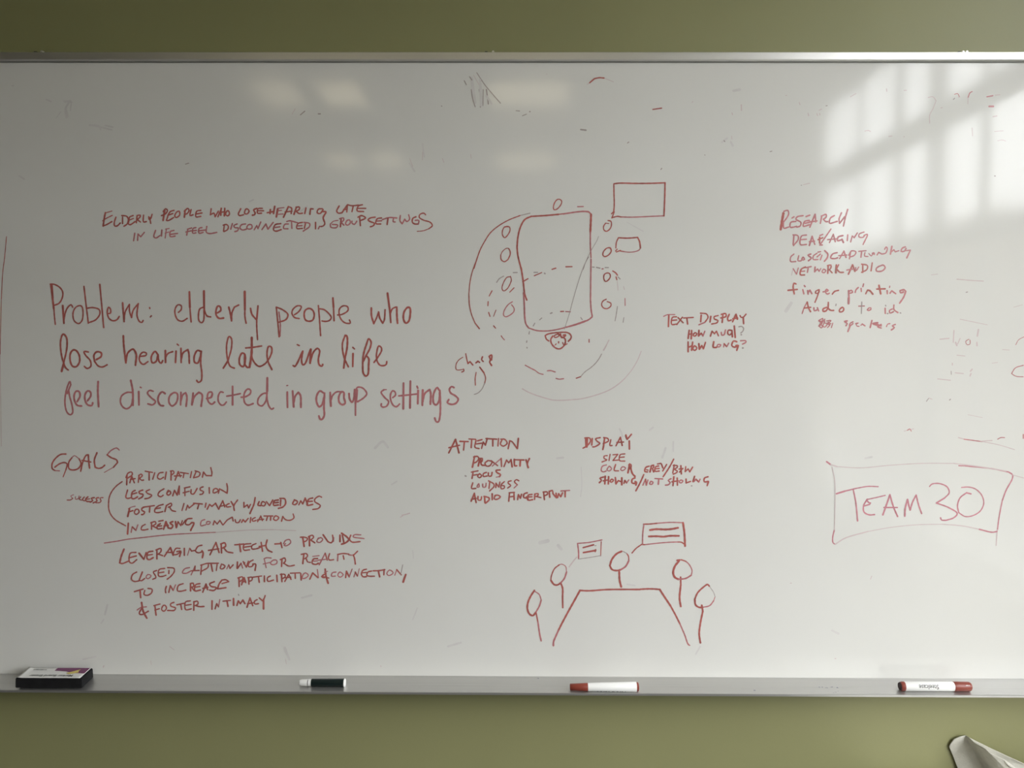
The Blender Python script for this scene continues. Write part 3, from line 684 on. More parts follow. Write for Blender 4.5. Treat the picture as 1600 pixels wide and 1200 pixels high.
w3.4 312,548 272,562 290,585 265,612; w3.8 332,540 327,625; 310,592 365,580; w3.8 370,545 367,625; w3 405,572 387,597 405,607 425,582 405,572; w3.6 447,555 455,625; 455,625 482,588; 482,588 510,600; w3.8 520,558 520,635
545,620 555,585; 555,585 575,615; p2.4 575,615 600,580; w3.4 670,558 640,572 637,615 680,620; w3.4 672,600 688,605 680,640; w3.2 770,520 730,610 680,705; p2.8 760,640 790,572; 790,572 800,640; p2.6 800,640 817,582
p3 850,597 837,625 860,632 875,607 850,597; p2.8 897,565 985,570; p3.2 940,577 935,630; p3 1080,567 1047,587 1070,610 1050,635 1017,640; w3.4 1112,545 1102,645; 1090,602 1160,590; w3.4 1150,560 1152,640
p2.8 1190,582 1172,605 1195,615 1215,592 1190,582; w3.4 1250,572 1252,615; 1252,615 1300,598; w3.2 1347,540 1330,600; p2.8 1340,600 1362,572; 1362,572 1395,605; p2.6 1395,605 1410,572; w3.2 1500,545 1460,560 1457,600 1500,600; w3.2 1490,600 1505,595 1490,645; g2.6 1311,648 1316,648
# handwriting|red handwritten heading reading Text display|1020 470 8|r2.8
p2.2 135,195 180,175 275,172; w3.2 200,180 195,322; 295,200 245,208 237,295 300,290; 242,245 298,240; 315,210 380,275; 370,205 300,297; 385,215 505,208; w3.4 425,215 435,290
w3.2 605,180 598,262; 595,155 670,165 690,205 650,270; p2.6 650,270 575,300; w3.2 725,195 715,265; 815,185 767,200 767,225 815,247 800,275 735,290; w3.4 877,165 867,270; w3 855,170 910,160 915,195 850,215
w3.2 955,170 935,220 945,250 980,240; w3.2 997,262 1040,170; w3.4 1040,170 1057,230; 1000,225 1060,215; 1090,185 1105,208 1130,205; 1165,167 1130,210; w3.4 1130,205 1135,285
# handwriting|red handwritten question reading how much?|1020 470 8|r3
w3.4 455,370 442,470; w3.4 485,372 480,475; 445,420 490,412; 525,400 503,435 530,440 552,410 525,400; w3.4 577,370 572,440; 572,440 605,405; 605,405 627,440; p2.6 627,440 650,380
720,442 740,380; 740,380 770,412; 770,412 795,380; 795,380 820,437; p3 855,395 862,428 890,425 908,365; w3 985,370 945,367 937,410 960,428 990,400; w3.4 988,370 995,450; w3.4 1018,315 1030,458; g2.4 1075,325 1110,320 1135,345 1125,380 1100,402; g3 1103,424 1108,424
# handwriting|red handwritten question reading how long?|1020 470 8|r3
w3.2 442,515 442,637; w3.4 498,517 485,618; 445,582 490,562; 520,562 502,605 527,620 552,590 520,562; w3.4 575,537 582,605; w3.2 582,605 612,560; 612,560 632,600; w3 632,600 658,520; w3.4 762,512 757,582 795,582
p2.8 815,547 802,570 830,577 850,552 815,547; p2.6 885,577 892,537; 892,537 922,572; p2.6 925,572 948,530; w3.2 1050,512 1010,502 987,560 1020,580 1070,562; w3.4 1037,562 1065,557 1050,618; p2.6 1095,500 1160,500 1165,517 1120,542; g3.4 1122,590 1128,590
# handwriting|red handwritten heading reading Research|1200 310 6.6667|p3
r5 160,155 145,240 132,322; w2.8 165,135 205,125 215,160 197,200 158,250; w2.8 160,250 165,310 215,298; 270,192 250,205; 290,240 237,250 232,300 298,292; 365,180 305,192 290,217 342,250 335,287 300,300; 435,175 395,190
430,230 382,240 367,290 430,275; 385,260 430,250; 435,300 490,165; w3.2 490,165 497,245; 435,245 510,235; 560,182 545,260; 555,185 605,167 605,195 577,217; 577,217 600,242 620,242; 690,180 650,205 640,258 720,240
765,150 740,215 745,260; 745,260 800,190; 830,115 805,200 785,288
# handwriting|red handwritten line reading deaf slash aging|1200 310 6.6667|p2.7
w3.2 270,385 262,480; 260,380 310,388 315,425 265,492; 400,382 350,392 337,480 400,480; 345,430 400,425; w3.2 430,490 460,395; 460,395 487,480; 430,452 485,445; r3.2 537,405 537,465; r2.8 520,430 570,410; 540,387 570,375; 655,320 600,400 540,485; w3 540,485 565,485
640,460 680,375; w3 680,375 700,450; 620,430 712,422; w3.2 780,387 732,402 722,440 772,430; w3.4 770,425 785,460; 830,380 825,440; w2.4 860,455 877,392; 877,392 897,410; 897,410 930,360; 1000,350 950,372 947,400 990,405 1010,380; 1000,385 1035,375 990,480
# handwriting|red handwritten line reading closed captioning|1200 310 6.6667|p2.6
270,580 237,610 235,657 290,657; 320,597 312,650 345,650; w3 365,612 350,640 380,637 365,612; w3 445,580 415,592 450,622 420,650; 520,560 548,555; 510,572 472,600 470,635 520,637; 545,640 562,592; 510,610 545,580; w3.2 590,545 622,580 615,620 587,655
w3 720,565 672,580 652,620 700,627 725,618; 745,627 790,550; w3.2 790,550 812,615; 735,597 820,590; 860,560 847,630; 840,592 870,547 915,557 900,592 852,612; 945,552 1020,545; w3.2 975,557 968,612; 1010,565 1005,600 1040,605; w2.2 1050,575 1075,600 1095,565
w2.2 1085,572 1110,585 1105,567; w2.4 1135,590 1152,562; 1152,562 1185,580; 1185,580 1225,570 1242,522 1230,505 1215,530; w3.4 1290,500 1275,580; 1275,565 1310,535; 1310,535 1325,557; 1325,557 1362,545; w3 1430,505 1397,520 1385,552 1420,550 1437,522; 1430,545 1482,540; w3 1482,540 1445,620
# handwriting|red handwritten line reading network audio|1200 310 6.6667|p2.6
f1.6 245,800 262,732; w2.4 262,732 297,790; w2.2 297,790 315,725; r3 390,715 347,737 337,795 380,797; 340,762 382,757; 395,722 450,710; w2.8 417,730 410,770; w3 490,715 485,765; 485,765 515,735; 515,735 532,760; w2.2 532,760 550,730
580,737 562,765 585,775 602,752 580,737; r3.4 627,700 622,780; r3 620,700 655,695 652,730 630,745; r2.8 640,745 667,775; r3.6 712,695 707,775; r2.8 735,692 712,737; r3 715,737 750,770 785,770
r3 837,790 880,692; r3.2 880,692 905,760; 820,747 890,735; w2.2 912,720 917,755 945,715; r3.2 987,690 987,770; r2.8 975,685 1035,700 1030,740 975,770; r2.8 1085,672 1073,755; w3 1160,705 1127,730 1130,757 1190,755 1220,720 1200,695 1165,705
# handwriting|red handwritten word reading finger printing|1220 430 7.2727|p3
r3.2 172,100 150,92 140,130 152,212; r3.4 82,172 185,162; 250,165 262,212; w3 266,118 276,130; 305,175 310,215; 308,200 330,170; 330,170 352,210; r2.8 435,165 400,180 395,205 430,200 435,172; r2.8 435,172 415,240 388,308
480,190 540,175 520,160 505,190 530,215 550,205; r3 585,215 610,185 655,172; 770,175 775,260; w4 772,260 770,322; 770,190 800,170 815,195 780,205; 845,195 855,165 880,140; 912,150 915,185; 940,100 932,130; r3 965,210 985,170; r3.4 985,170 1010,175 1045,215
r3.4 1115,115 1135,212; r3.2 1090,158 1185,155; 1208,175 1210,210; w2.4 1238,125 1235,140; 1240,205 1260,178; 1260,178 1305,210; w3.2 1390,170 1355,175 1360,200 1395,190; w3.2 1355,175 1400,165 1420,185; w3.2 1420,185 1395,250 1350,318
# handwriting|red handwritten line reading audio to i.d.|1220 430 7.2727|p2.9
w2.4 300,305 265,370 242,435; r3 300,305 315,370 338,415; r2.8 265,375 340,365; 375,370 380,405 410,395; 415,370 430,405; r3.2 520,365 480,385 480,410 515,405 535,370; r3.2 540,310 542,380 570,400 600,400; g2.6 628,330 624,345
r3 700,365 665,395 670,418 705,410 715,380 700,365; g2.2 920,305 915,435; w2.4 885,352 950,350; w2.6 1005,370 982,395 1000,402 1025,385 1020,370; w2.8 1185,375 1187,435; g2.4 1190,342 1192,350; g3 1210,436 1216,436
w2.8 1265,385 1235,400 1240,430 1280,415; w3 1285,340 1285,390 1330,425; g3 1357,428 1361,430
# handwriting|red handwritten scribble followed by the word speakers|1220 430 7.2727|p2.2
475,490 430,520 470,545 440,580 460,600 500,520; 430,580 480,500; 500,500 460,560 500,590 540,530; 520,520 570,515 530,560 560,560 530,595; 500,545 570,550; 590,545 575,595; 430,515 460,525
w2.8 755,520 720,525 755,550 740,575; w2.6 820,530 790,545 780,580 820,550; w3 790,570 762,640; 850,550 885,540 855,560 870,580 890,580; 910,570 925,555; w3 925,555 955,575; w3 1035,515 1015,595; w3.4 1100,540 1045,550 1100,570; w4 1050,550 1105,565
w3.4 1070,560 1140,575; w3 1140,560 1100,585 1140,600; 1200,585 1215,555 1240,550; w3 1300,560 1265,575 1290,595 1255,622
# handwriting|thin red handwritten word reading sharp beside a drawn parenthesis|700 520 8|r2.4
w1.8 185,305 130,345 100,400 105,460 140,465 195,455; 195,455 200,475 172,490; 222,262 235,330 250,385; w3 250,385 275,360; w3.2 275,360 310,402; w3.4 350,375 375,355; w3 375,355 395,370; w3 432,300 420,335 440,358
w3.4 515,295 530,340 520,365 545,408; w3.2 515,295 545,275 545,340; w2 352,495 340,580 343,655; w2.8 397,430 450,500; w2 450,500 470,560 460,630; g1.6 460,630 420,710 370,755 328,770
# drawn_table|rounded oblong table outline drawn in red|720 270 8|r3.1
w2.4 1600,490 1540,485 1440,492 1220,520; w3.2 1220,520 1050,535 880,545; w3.2 880,545 800,585 745,680 715,800 703,930; 703,930 715,1040 755,1200
@ 720 400 8
755,150 780,310 800,480 825,550; p3 785,460 795,620 800,760 815,850 850,900; p2.6 850,900 950,932 1080,937 1200,920 1320,890; p3 1320,890 1450,850 1560,810
@ 880 270 8
p3 0,515 150,492 250,483 320,490 348,520; r4 348,520 345,620 340,740; p2.6 340,740 340,900 348,1060
@ 840 400 8
p2.6 668,40 665,300 662,560; p3 662,560 670,680 682,750; p3 682,760 640,795 520,845 400,880 340,893
# drawn_arc|long thin red arc left of the drawn table|720 270 8|r2
g1.8 865,505 740,535; w2.2 740,535 600,590 470,665 370,750 300,855 240,970 165,1195
@ 720 400 8
w1.8 213,10 150,180 115,330 102,480; 102,480 108,600 135,730 180,840; w2.6 180,840 232,908
# drawn_circle|small red circle above the drawn table|720 270 8|r2.3
1210,332 1175,370 1157,430 1165,462 1200,455 1250,400 1262,360 1245,335 1210,332
# drawn_circle|topmost small circle left of the drawn table|720 270 8|r2.3
590,675 550,675 522,720 522,780 548,812 585,780 615,720 610,680 575,668 560,678
# drawn_circle|second small circle left of the drawn table|720 270 8|r2.3
w1.7 600,945 570,945 520,985 500,1030; 500,1030 505,1085 545,1112 590,1085; 590,1085 618,1020 615,975 600,950
# drawn_circle|third tilted circle left of the drawn table|720 400 8|r2.1
620,260 580,265 535,330 515,410 535,437 580,410 620,340 632,295 620,255
# drawn_circle|lowest open circle left of the drawn table|720 400 8|p2.2
645,572 590,610 540,690 535,740 560,760 620,735 665,690 665,650 635,610
# drawn_circle|topmost small circle right of the drawn table|880 270 8|r2.4
w1.8 570,635 530,630; 530,630 505,670 510,715 540,732 585,700 603,650 595,605 560,597
# drawn_circle|second small circle right of the drawn table|880 270 8|r2.4
600,960 590,940 550,940 505,985 497,1030 520,1048 570,1025 602,975 590,940
# drawn_circle|third small circle right of the drawn table|840 400 8|r2.4
870,212 835,230 828,280 850,320 885,300 910,255 900,220 870,212
# drawn_circle|lowest open circle right of the drawn table|840 400 8|r2.4
858,540 815,565 800,610 825,650 870,658 915,625 915,590 870,570
# drawn_speech_box|large red rectangle speech box at the upper right of the drawn table|880 270 8|r2.6
632,140 635,260 638,400 632,485; 632,485 605,512; 638,490 608,565; w2.8 635,138 700,130 900,133 1100,132 1275,125; w2.8 1273,125 1270,300 1260,540; p2.4 1260,538 1100,545 850,555 720,552; 720,552 680,545 608,562
# drawn_speech_box|small red lozenge speech box right of the drawn circles|880 270 8|r2.4
w2.8 690,812 800,817 930,808; w2.8 930,808 955,860 967,940; 690,812 665,870 658,940; 675,955 655,978; 665,990 715,970; 700,975 760,985; p2 740,982 820,993 900,985 950,965 967,940
# drawn_dashes|dashed red arcs crossing the drawn table and its surroundings|720 400 8|r2.1
p2.4 1460,-616 1530,-618; s1.8 2080,-420 2280,-308
g2 655,208 705,206; g2 448,330 480,285 535,252; 390,435 355,500; 342,570 338,622; 348,705 365,755; w1.5 440,675 410,755; 410,872 435,902; 505,998 525,1028; p2.2 525,1028 545,1048; 612,452 665,398; w2.4 775,322 840,283; g2.2 915,205 960,205; 918,247 1012,207; g3 1046,216 1053,220
w2.4 1140,167 1188,152; w2.4 1313,135 1390,133; g2 905,875 925,840; g2 985,798 1012,775; g2.6 1120,718 1140,710; w2.4 1248,694 1285,692; p2 1310,694 1370,698; g2 1500,770 1517,795; g2 852,975 858,945; g2 822,1080 826,1060; g2.4 827,1143 828,1150
@ 840 400 8
g2 685,138 708,140; g2.2 735,142 780,152; p2.4 805,162 820,160; g2.2 845,145 885,145; w2.6 940,188 975,210 998,240; g2.2 1005,262 1030,287; w2.6 980,262 990,295; f1.2 995,310 1005,430; f1.2 1075,380 1085,420; p1.6 1092,530 1094,620; g1.6 998,630 985,720 968,810; g1.5 1078,770 1068,830; w2 643,1042 643,1078
f1.5 890,1050 860,1120 830,1180
@ 700 520 8
p2.2 965,405 1030,440 1090,470; p2 1090,470 1140,507 1190,520; p2.4 1242,475 1280,472 1340,490; p2.2 1350,570 1390,580 1445,573
@ 860 520 8
w2.4 323,568 380,548; g1.6 380,545 430,490 500,440; g1.8 500,440 560,385 610,320 640,265; f1.3 660,220 735,90
# drawn_arc|large faint pink arc below the drawn head|700 520 8|f2.2
930,700 1000,740 1100,780 1200,812; 1200,812 1310,840 1440,843 1600,832
@ 860 520 8
310,835 400,822 530,790 680,740 780,690 870,625 930,570; w1.6 930,570 1020,460 1090,340 1135,230
# drawn_line|fine grey pencil-thin diagonal line across the drawn table|880 270 8|g1.1
442,795 420,850 350,970 280,1120 250,1210
@ 840 400 8
640,10 590,100 530,260 440,560 400,710 335,915
# drawn_head|small red round head with a visor at the foot of the drawn table|840 400 8|r2.8
95,995 130,975 250,957 370,957 405,975 422,1010 405,1050; w3.4 410,1040 385,1065; 95,995 110,1040 140,1062; w3 190,1000 165,1040 168,1080 210,1140 265,1162 300,1150 345,1095 345,1040 325,1020; w2.4 240,980 205,1000 215,1018 260,1005 265,980 240,980
w3.2 285,975 300,1020 345,1000 350,985 320,990; w3 250,965 300,1010; w2.4 263,1070 262,1088; w2 232,1098 220,1112; w2 370,1098 330,1115 312,1080; p2.2 200,1120 215,1140; w2.6 345,1080 340,1110
# drawn_stick_figure|leftmost small stick figure drawn in red|800 880 8|r3.4
w3.8 280,340 235,410 200,490 193,570 220,635 260,655 300,610; p3 300,610 345,530 365,460; p2.4 365,460 340,390 290,355; w3 300,615 325,740; p3.2 325,740 345,880 365,970
# drawn_stick_figure|stick figure under the smaller speech sign|800 880 8|r3
w2.6 590,20 530,70 490,170 487,215; w3.6 487,215 530,268 570,270 610,245; p3.2 610,245 655,190 682,110; p1.8 682,110 670,40 620,12 590,20; w3.6 612,255 632,310 632,430; w3.4 632,430 635,555
# drawn_stick_figure|stick figure at the middle of the drawn table edge|940 800 8|r3.4
w4 250,492 190,520 130,590 103,670; w3.6 103,670 130,718 190,732 240,720; p3.4 240,720 300,680 340,610; w2.4 340,610 335,550 310,515; g1.8 310,515 270,492; w4 220,745 225,850 245,935
# drawn_stick_figure|stick figure with a leaf shaped head right of the big speech sign|940 800 8|r3.4
w4 945,605 975,600; w4.2 965,615 915,680 895,760 915,815 960,840; p3.2 960,840 1050,830 1120,790; p2.4 1120,790 1130,730 1090,650 1050,615; w2.8 1050,615 995,597; w3.6 987,815 990,920; w3.8 988,920 975,1080 990,1180
# drawn_stick_figure|rightmost tilted stick figure drawn in red|960 880 8|r3
w3.4 1185,285 1165,265 1110,300 1040,370 1005,450; w3.6 1005,450 1015,520 1060,552 1100,552; p2.6 1100,552 1190,530 1240,470; p1.8 1240,470 1258,420; g1.4 1258,420 1240,365 1185,285; w3.6 1092,525 1105,600; w3.6 1105,600 1075,750 1060,880 1075,995
# drawn_speech_sign|small speech sign with two text lines drawn beside the second figure|800 800 8|r2
p2.4 818,392 960,380 1125,348; w2 1115,370 1108,548; p2.8 820,400 832,500 832,585; g1.6 832,588 960,570 1105,545; w3.2 890,445 1020,410; w3.6 893,507 1045,480; w3 1045,470 1040,495; g1.8 1035,422 1050,420
f2.4 715,685 770,610 808,565
# drawn_speech_sign|big speech sign with two thick text lines drawn beside the middle figure|940 800 8|r2.6
w2.8 525,152 600,150 700,140; p2.4 700,140 850,130 1010,133; w4 1018,135 1035,260 1043,425; p2.4 530,155 515,270 512,400; p2.4 525,410 700,390 850,378 960,375; w2.6 960,375 1000,378 1030,400; w2.8 500,405 540,408; w2.6 500,405 430,455 380,512
w4.2 605,225 680,215 800,218 880,212 955,197; w4 590,305 700,303 770,308 850,298 965,298
# drawn_table_edge|red table edge in perspective between the stick figures|800 880 8|r3.5
845,340 960,345 1180,330 1600,328; w4 850,340 750,520 700,610; w3.8 700,610 620,760 580,840; p3.6 580,840 540,930 520,980 518,1030
@ 960 880 8
320,325 450,320 570,327; w3.8 568,330 640,440 700,530; w3.4 700,530 760,640 820,760; p2.8 820,760 880,900 920,1010 940,1027
# drawn_frame|faded pink box around the team number|1280 700 5|f2.6
m3.4 58,107 90,130; w2.6 90,130 140,145; w1.6 140,145 320,155 550,135 800,120 1050,120; w2.2 1050,120 1250,145 1460,180; m2.2 1090,138 1140,140; m2.6 1140,140 1340,160 1480,188; m2.8 1480,188 1510,210 1508,240 1460,330 1430,410; m2.4 1430,410 1405,540 1392,640; f2.4 1390,640 1382,760
w1.6 100,150 120,250 122,500 118,640; m2.6 118,640 105,700 108,740 125,752; w2.6 125,752 200,705 380,652; w1.6 380,652 560,620 760,600 960,595; w2 960,595 1130,610 1250,635; m2.8 1250,635 1350,658 1388,652; w1.5 1510,210 1600,235
# handwriting|large pink handwritten title reading Team 30|1280 700 5|m2.8
w3.4 135,357 200,337; w2.6 200,337 290,315; w2.4 290,315 380,300 460,302; 265,322 285,420 300,570; w2.4 515,370 440,388 375,402; w3 370,405 385,425 400,430; m3 345,455 395,440; w3 375,400 347,450 350,500 390,522 432,520
w3.4 497,522 530,430 552,365; w3.2 552,365 580,460 612,535; 505,465 610,465; w3.4 668,532 672,470 690,402; w3.4 690,402 700,450 710,485; w3.2 710,485 730,420 757,368; w3 757,368 775,440 800,512
w2.6 862,300 880,282 940,278 1000,305 1015,350 980,390; w3 980,390 915,430; w2.8 915,430 1010,465 1078,512 1050,545 990,565; w2.8 990,565 955,562 948,545; w3.2 1185,358 1150,350; 1150,350 1100,390 1080,450 1090,505; w2.4 1090,505 1140,535 1200,528 1260,490 1285,430 1270,370 1220,320 1165,305 1112,308
# erased_marks|faint rubbed out pink writing at the right edge|1400 420 4|f1.8
380,65 460,72 545,77; g2 438,147 446,145; w1.2 400,315 570,350; w2.4 275,440 330,435; w2 362,385 358,460; w3 372,460 380,480; w1.6 385,470 400,435; p1.4 455,440 435,455 445,475 462,470 462,445; w3.2 515,380 508,420; w3 505,460 506,480; w1.4 380,540 430,545
p1.2 800,425 765,445 748,475; w1.2 665,505 708,508; p1.8 795,603 745,620 722,655; p1.6 722,655 750,672 795,675; w2 352,590 352,602; g1.4 344,640 345,660; w1.8 370,650 420,655; w3 465,640 475,628; w2.6 462,670 468,655; w1.8 260,688 340,697; w1 600,590 635,585
g1.6 190,828 205,808; w1.6 205,808 225,815; g2 334,820 340,815; p1.6 70,1010 85,1000 95,1015; w1.4 50,1015 110,1000; p2 795,1035 795,1060; w2 390,1055 425,1065; p2 425,1065 500,1075 540,1080; w1.5 540,1080 640,1100 740,1130; w2 530,1077 600,1073; p1.8 635,1065 655,1055 678,1055; w1 450,912 540,930
w1 735,240 790,225; w1.2 220,38 260,33
# erased_marks|scattered faint red flecks on the upper right of the board|1200 0 4|f1.8
w1.6 740,555 742,572; w1.2 515,605 550,585; g1.6 362,662 370,660; w1.4 318,690 335,682; w1.6 250,708 254,724; w1.4 305,710 310,724; w1.4 322,708 324,720; w1.8 605,820 625,815 640,822; w1.6 755,852 775,850; w1.4 848,855 852,854; p1.4 1165,590 1185,585 1195,605; g1.8 1158,622 1166,614
p2 1250,610 1262,580 1275,573; w1.2 1250,610 1248,650; p2.4 1368,605 1405,598; w1.6 1420,595 1450,592; p3.4 1382,665 1408,665; w2 1405,730 1430,725; w1.2 1275,800 1278,850; w1.2 1415,822 1470,818; w1.4 1435,880 1465,875 1485,882; g2.2 1416,1100 1420,1100; g1.6 206,1158 210,1158; w1.4 220,1155 260,1145
w1.4 1000,610 1030,605 1050,630; w1.4 1050,630 1030,680 1010,720 1010,770; w1.4 195,640 200,655; g1.6 12,948 24,945; w1.6 850,565 865,565; w1.2 110,597 118,597; f1.6 1080,675 1088,672; w1.2 1190,610 1200,605
# erased_marks|faint dark rubbed strokes near the top middle of the board|400 0 4|g1.4
w1.8 1380,455 1430,530 1480,590 1528,645; w2.4 1440,560 1448,620 1452,650; w2 1395,560 1405,620 1402,670; w1.8 1345,560 1355,620 1370,668; w1.6 1302,505 1315,530; w2 1335,480 1350,500; w1.6 1420,560 1418,660; f1 1360,470 1400,540; w2 278,718 305,695; f1 225,715 245,680; w2.6 390,712 402,712; f1 1045,900 1040,1000; f1 960,990 980,1040
w1.6 1158,662 1162,664; f1 1165,990 1175,1015; f1 1342,965 1345,990
@ 800 0 4
r2.6 485,518 515,492; r2.6 515,492 545,486 575,488; f1.2 575,488 635,512; f1.2 470,528 485,518; r2.4 880,684 935,676; w3 430,810 462,814; w2.4 110,698 113,698; w1.6 65,724 90,714; w1.6 25,692 48,694; w1.8 722,894 730,888; w1.8 930,1060 936,1052
f2 1433,655 1434,690; f1.6 1375,705 1378,718; w2 1325,880 1330,885; f1 1372,850 1375,870; w1.6 1204,968 1206,970; f1 215,462 218,464; f1.4 1125,640 1130,635
# erased_marks|faint grey smudges near the top left of the board|0 0 4|s3
s2.8 75,537 85,535; s3.2 290,622 320,635; s4.4 405,635 440,632; s4.0 435,635 410,680 415,735; s2.8 445,650 440,690; s3.6 560,782 620,790 628,810; s3.6 660,785 705,795; g2 1160,1026 1180,1020; s2 380,700 350,740
# erased_smears|pale wiped smears left across the board|0 0 1|s6
w5 586,700 598,690 606,699; w3 612,757 620,752; w4 472,934 487,930; w2.5 645,968 652,950; w1.6 645,860 646,872; w1.8 908,730 909,760 907,776; w4 870,716 880,715; w6 737,122 742,160; w5 750,125 752,165; w4 760,150 768,162; w4 168,945 164,960
w3 162,968 158,974; w4 1128,222 1136,216; w4 1142,222 1145,228; w5 1146,142 1156,140; w3 968,670 974,682; w7 1228,486 1236,474; w8 844,848 856,845; w6 872,852 877,858; w4 100,158 112,160; w4 103,170 106,182; w3 145,196 175,203; w3 660,225 663,245; w3 640,255 648,268
w3 30,275 38,280; w4 1015,672 1020,668; w4 1035,715 1040,700; w3 1052,690 1052,705; w3 1094,1010 1087,1022; w3 980,913 992,915; w4 1352,716 1362,714; w3 470,330 480,322; w3 390,315 396,312; w5 445,1012 452,1030; w4 1300,985 1310,990; w4 700,1010 720,1004; w3 130,1030 150,1026
# drawn_line|thin red line running down the left edge of the board|0 350 3.4286|r1.6
35,68 25,180 15,260 8,400; w1.3 8,400 4,560 2,700; f1.3 2,700 4,900 8,1190
# erased_marks|small flecks on the lower part of the board|0 1000 4|f1.4
w1.8 646,170 650,160; w1 942,130 946,155; w1 1060,40 1090,62
@ 400 1000 4
w1.4 780,160 781,168; w1 185,120 190,150
@ 600 780 8
f2.2 225,200 270,190 320,175; f2 205,225 235,205
@ 1200 1000 4
w1.6 418,116 424,116
@ 1200 860 4
w1.8 140,205 146,204; f1.4 640,180 648,160
"""
build_ink(STROKES)

# ------------------------------------------------------------------ lettering helper
def text_verts(s, size, bold=0.0):
    cu = bpy.data.curves.new('lettering', 'FONT'); cu.body = s; cu.size = size
    cu.align_x = 'CENTER'; cu.align_y = 'CENTER'; cu.offset = bold; cu.resolution_u = 3
    o = bpy.data.objects.new('lettering', cu); link(o)
    bpy.context.view_layer.update()
    me = bpy.data.meshes.new_from_object(o)
    bpy.data.objects.remove(o); bpy.data.curves.remove(cu)
    bm = bmesh.new(); bm.from_mesh(me); bpy.data.meshes.remove(me)
    for k in range(-6, 7):
        bmesh.ops.bisect_plane(bm, geom=bm.verts[:] + bm.edges[:] + bm.faces[:], plane_co=(0, k * size / 11, 0), plane_no=(0, 1, 0))
    bmesh.ops.triangulate(bm, faces=bm.faces)
    return bm

# ------------------------------------------------------------------ eraser on the tray
d0 = 0.0535
pL, pR = at(23.5, 1077, d0).x, at(128, 1077, d0).x
ez0 = zf + 0.0006; ez1 = at(75, 1062, d0).z
EW, ED, EH = pR - pL, 0.046, ez1 - ez0
er = thing('board_eraser', 'black foam board eraser with a white and purple printed card on top', 'eraser', ((pL + pR) / 2, -d0 + ED / 2, (zf + zb - .001) / 2 + .0012))
er.rotation_euler = (R(4.6), 0, 0)
bm = bmesh.new(); box(bm, -EW / 2, EW / 2, -ED / 2, ED / 2 - .003, 0, EH)
for v in bm.verts:
    if v.co.x < 0 and v.co.y < 0 and v.co.z > .001: v.co.x += .002
bmesh.ops.bevel(bm, geom=list(bm.edges), offset=.0012, segments=2, affect='EDGES')
bmesh.ops.subdivide_edges(bm, edges=bm.edges, cuts=2, use_grid_fill=True)
obj('foam_block', bm, M_black, er)
bm = bmesh.new()
nx, ny = 26, 8
g = [[None] * (ny + 1) for _ in range(nx + 1)]
for i in range(nx + 1):
    for j in range(ny + 1):
        u, v = i / nx, j / ny
        x = -EW / 2 + .005 + u * (EW - .008) + (v * .010 if u > .5 else 0) * 0
        y = -ED / 2 + .0008 + v * (ED - .006)
        z = EH + .0006 + .0022 * max(0, (.10 - u) / .10) ** 1.5 * (0.4 + 0.6 * v) + .0007 * noise.noise(Vector((u * 7, v * 3, 1))) * (1 - u)
        g[i][j] = bm.verts.new((x, y, max(z, EH + .0002)))
for i in range(nx):
    for j in range(ny):
        bm.faces.new((g[i][j], g[i + 1][j], g[i + 1][j + 1], g[i][j + 1]))
card = obj('printed_card', bm, M_card, er, smooth=True)
sm = card.modifiers.new('thickness', 'SOLIDIFY'); sm.thickness = 0.0004; sm.offset = 0
def flat(name, pts, z, m, parent):
    bm = bmesh.new()
    a = [bm.verts.new((x, y, z)) for x, y in pts]; b = [bm.verts.new((x, y, z - .0003)) for x, y in pts]
    bm.faces.new(a); bm.faces.new(b[::-1])
    for i in range(len(pts)): bm.faces.new((a[i], b[i], b[(i + 1) % len(pts)], a[(i + 1) % len(pts)]))
    return obj(name, bm, m, parent)
zc = EH + .0014
hx, hy = EW / 2, ED / 2
o = flat('purple_panel', [(-.003, hy - .006), (hx - .004, hy - .006), (hx - .004, -hy + .0185), (.036, -hy + .020), (.022, -hy + .026), (.006, -hy + .0285), (-.003, -hy + .029)], zc, M_purple, card)
o['label'] = 'purple printed panel'
o = flat('yellow_emblem', [(.025, -.0045), (.036, .003), (.042, .008), (.046, .010), (.045, .004), (.048, -.002), (.040, -.0055), (.032, -.0075)], zc + .0004, M_yellow, card)
o['label'] = 'yellow printed hand shaped blob'
for s, cx, cy, sz in (('Marker Board Eraser', .002, -hy + .0085, .0088),):
    bm = text_verts(s, sz, 0.00012)
    for v in bm.verts:
        v.co = Vector((-v.co.x * 1.12 + cx, -v.co.y * 1.15 + cy, zc + .0003))
    obj('printed_words', bm, M_blacktext, card, recalc=False)

def tiny_marks(n, pitch, hgt, seed):
    """print too small to read: a row of small uneven marks centred on the origin"""
    rr = random.Random(seed); bm = bmesh.new()
    for k in range(n):
        x = (k - n / 2) * pitch; w = pitch * rr.uniform(.35, .7); a = rr.uniform(-.3, .1) * hgt; b = hgt * rr.uniform(.45, .8)
        q = [bm.verts.new(c) for c in ((x, a, 0), (x + w, a + rr.uniform(-.1, .1) * hgt, 0), (x + w * 1.1, b, 0), (x + w * .1, b, 0))]
        bm.faces.new(q)
    return bm
bm = tiny_marks(8, .0034, .0042, 5)
for v in bm.verts:
    v.co = Vector((-v.co.x - .034, -v.co.y + hy - .013, zc + .0003))
obj('printed_marks', bm, M_blacktext, card, recalc=False)

# ------------------------------------------------------------------ markers on the tray
def seg(name, prof, m, parent, label=None):
    bm = bmesh.new(); lathe_x(bm, prof)
    o = obj(name, bm, m, parent, smooth=True)
    md = o.modifiers.new('crease', 'EDGE_SPLIT'); md.split_angle = R(35)
    if label: o['label'] = label
    return o

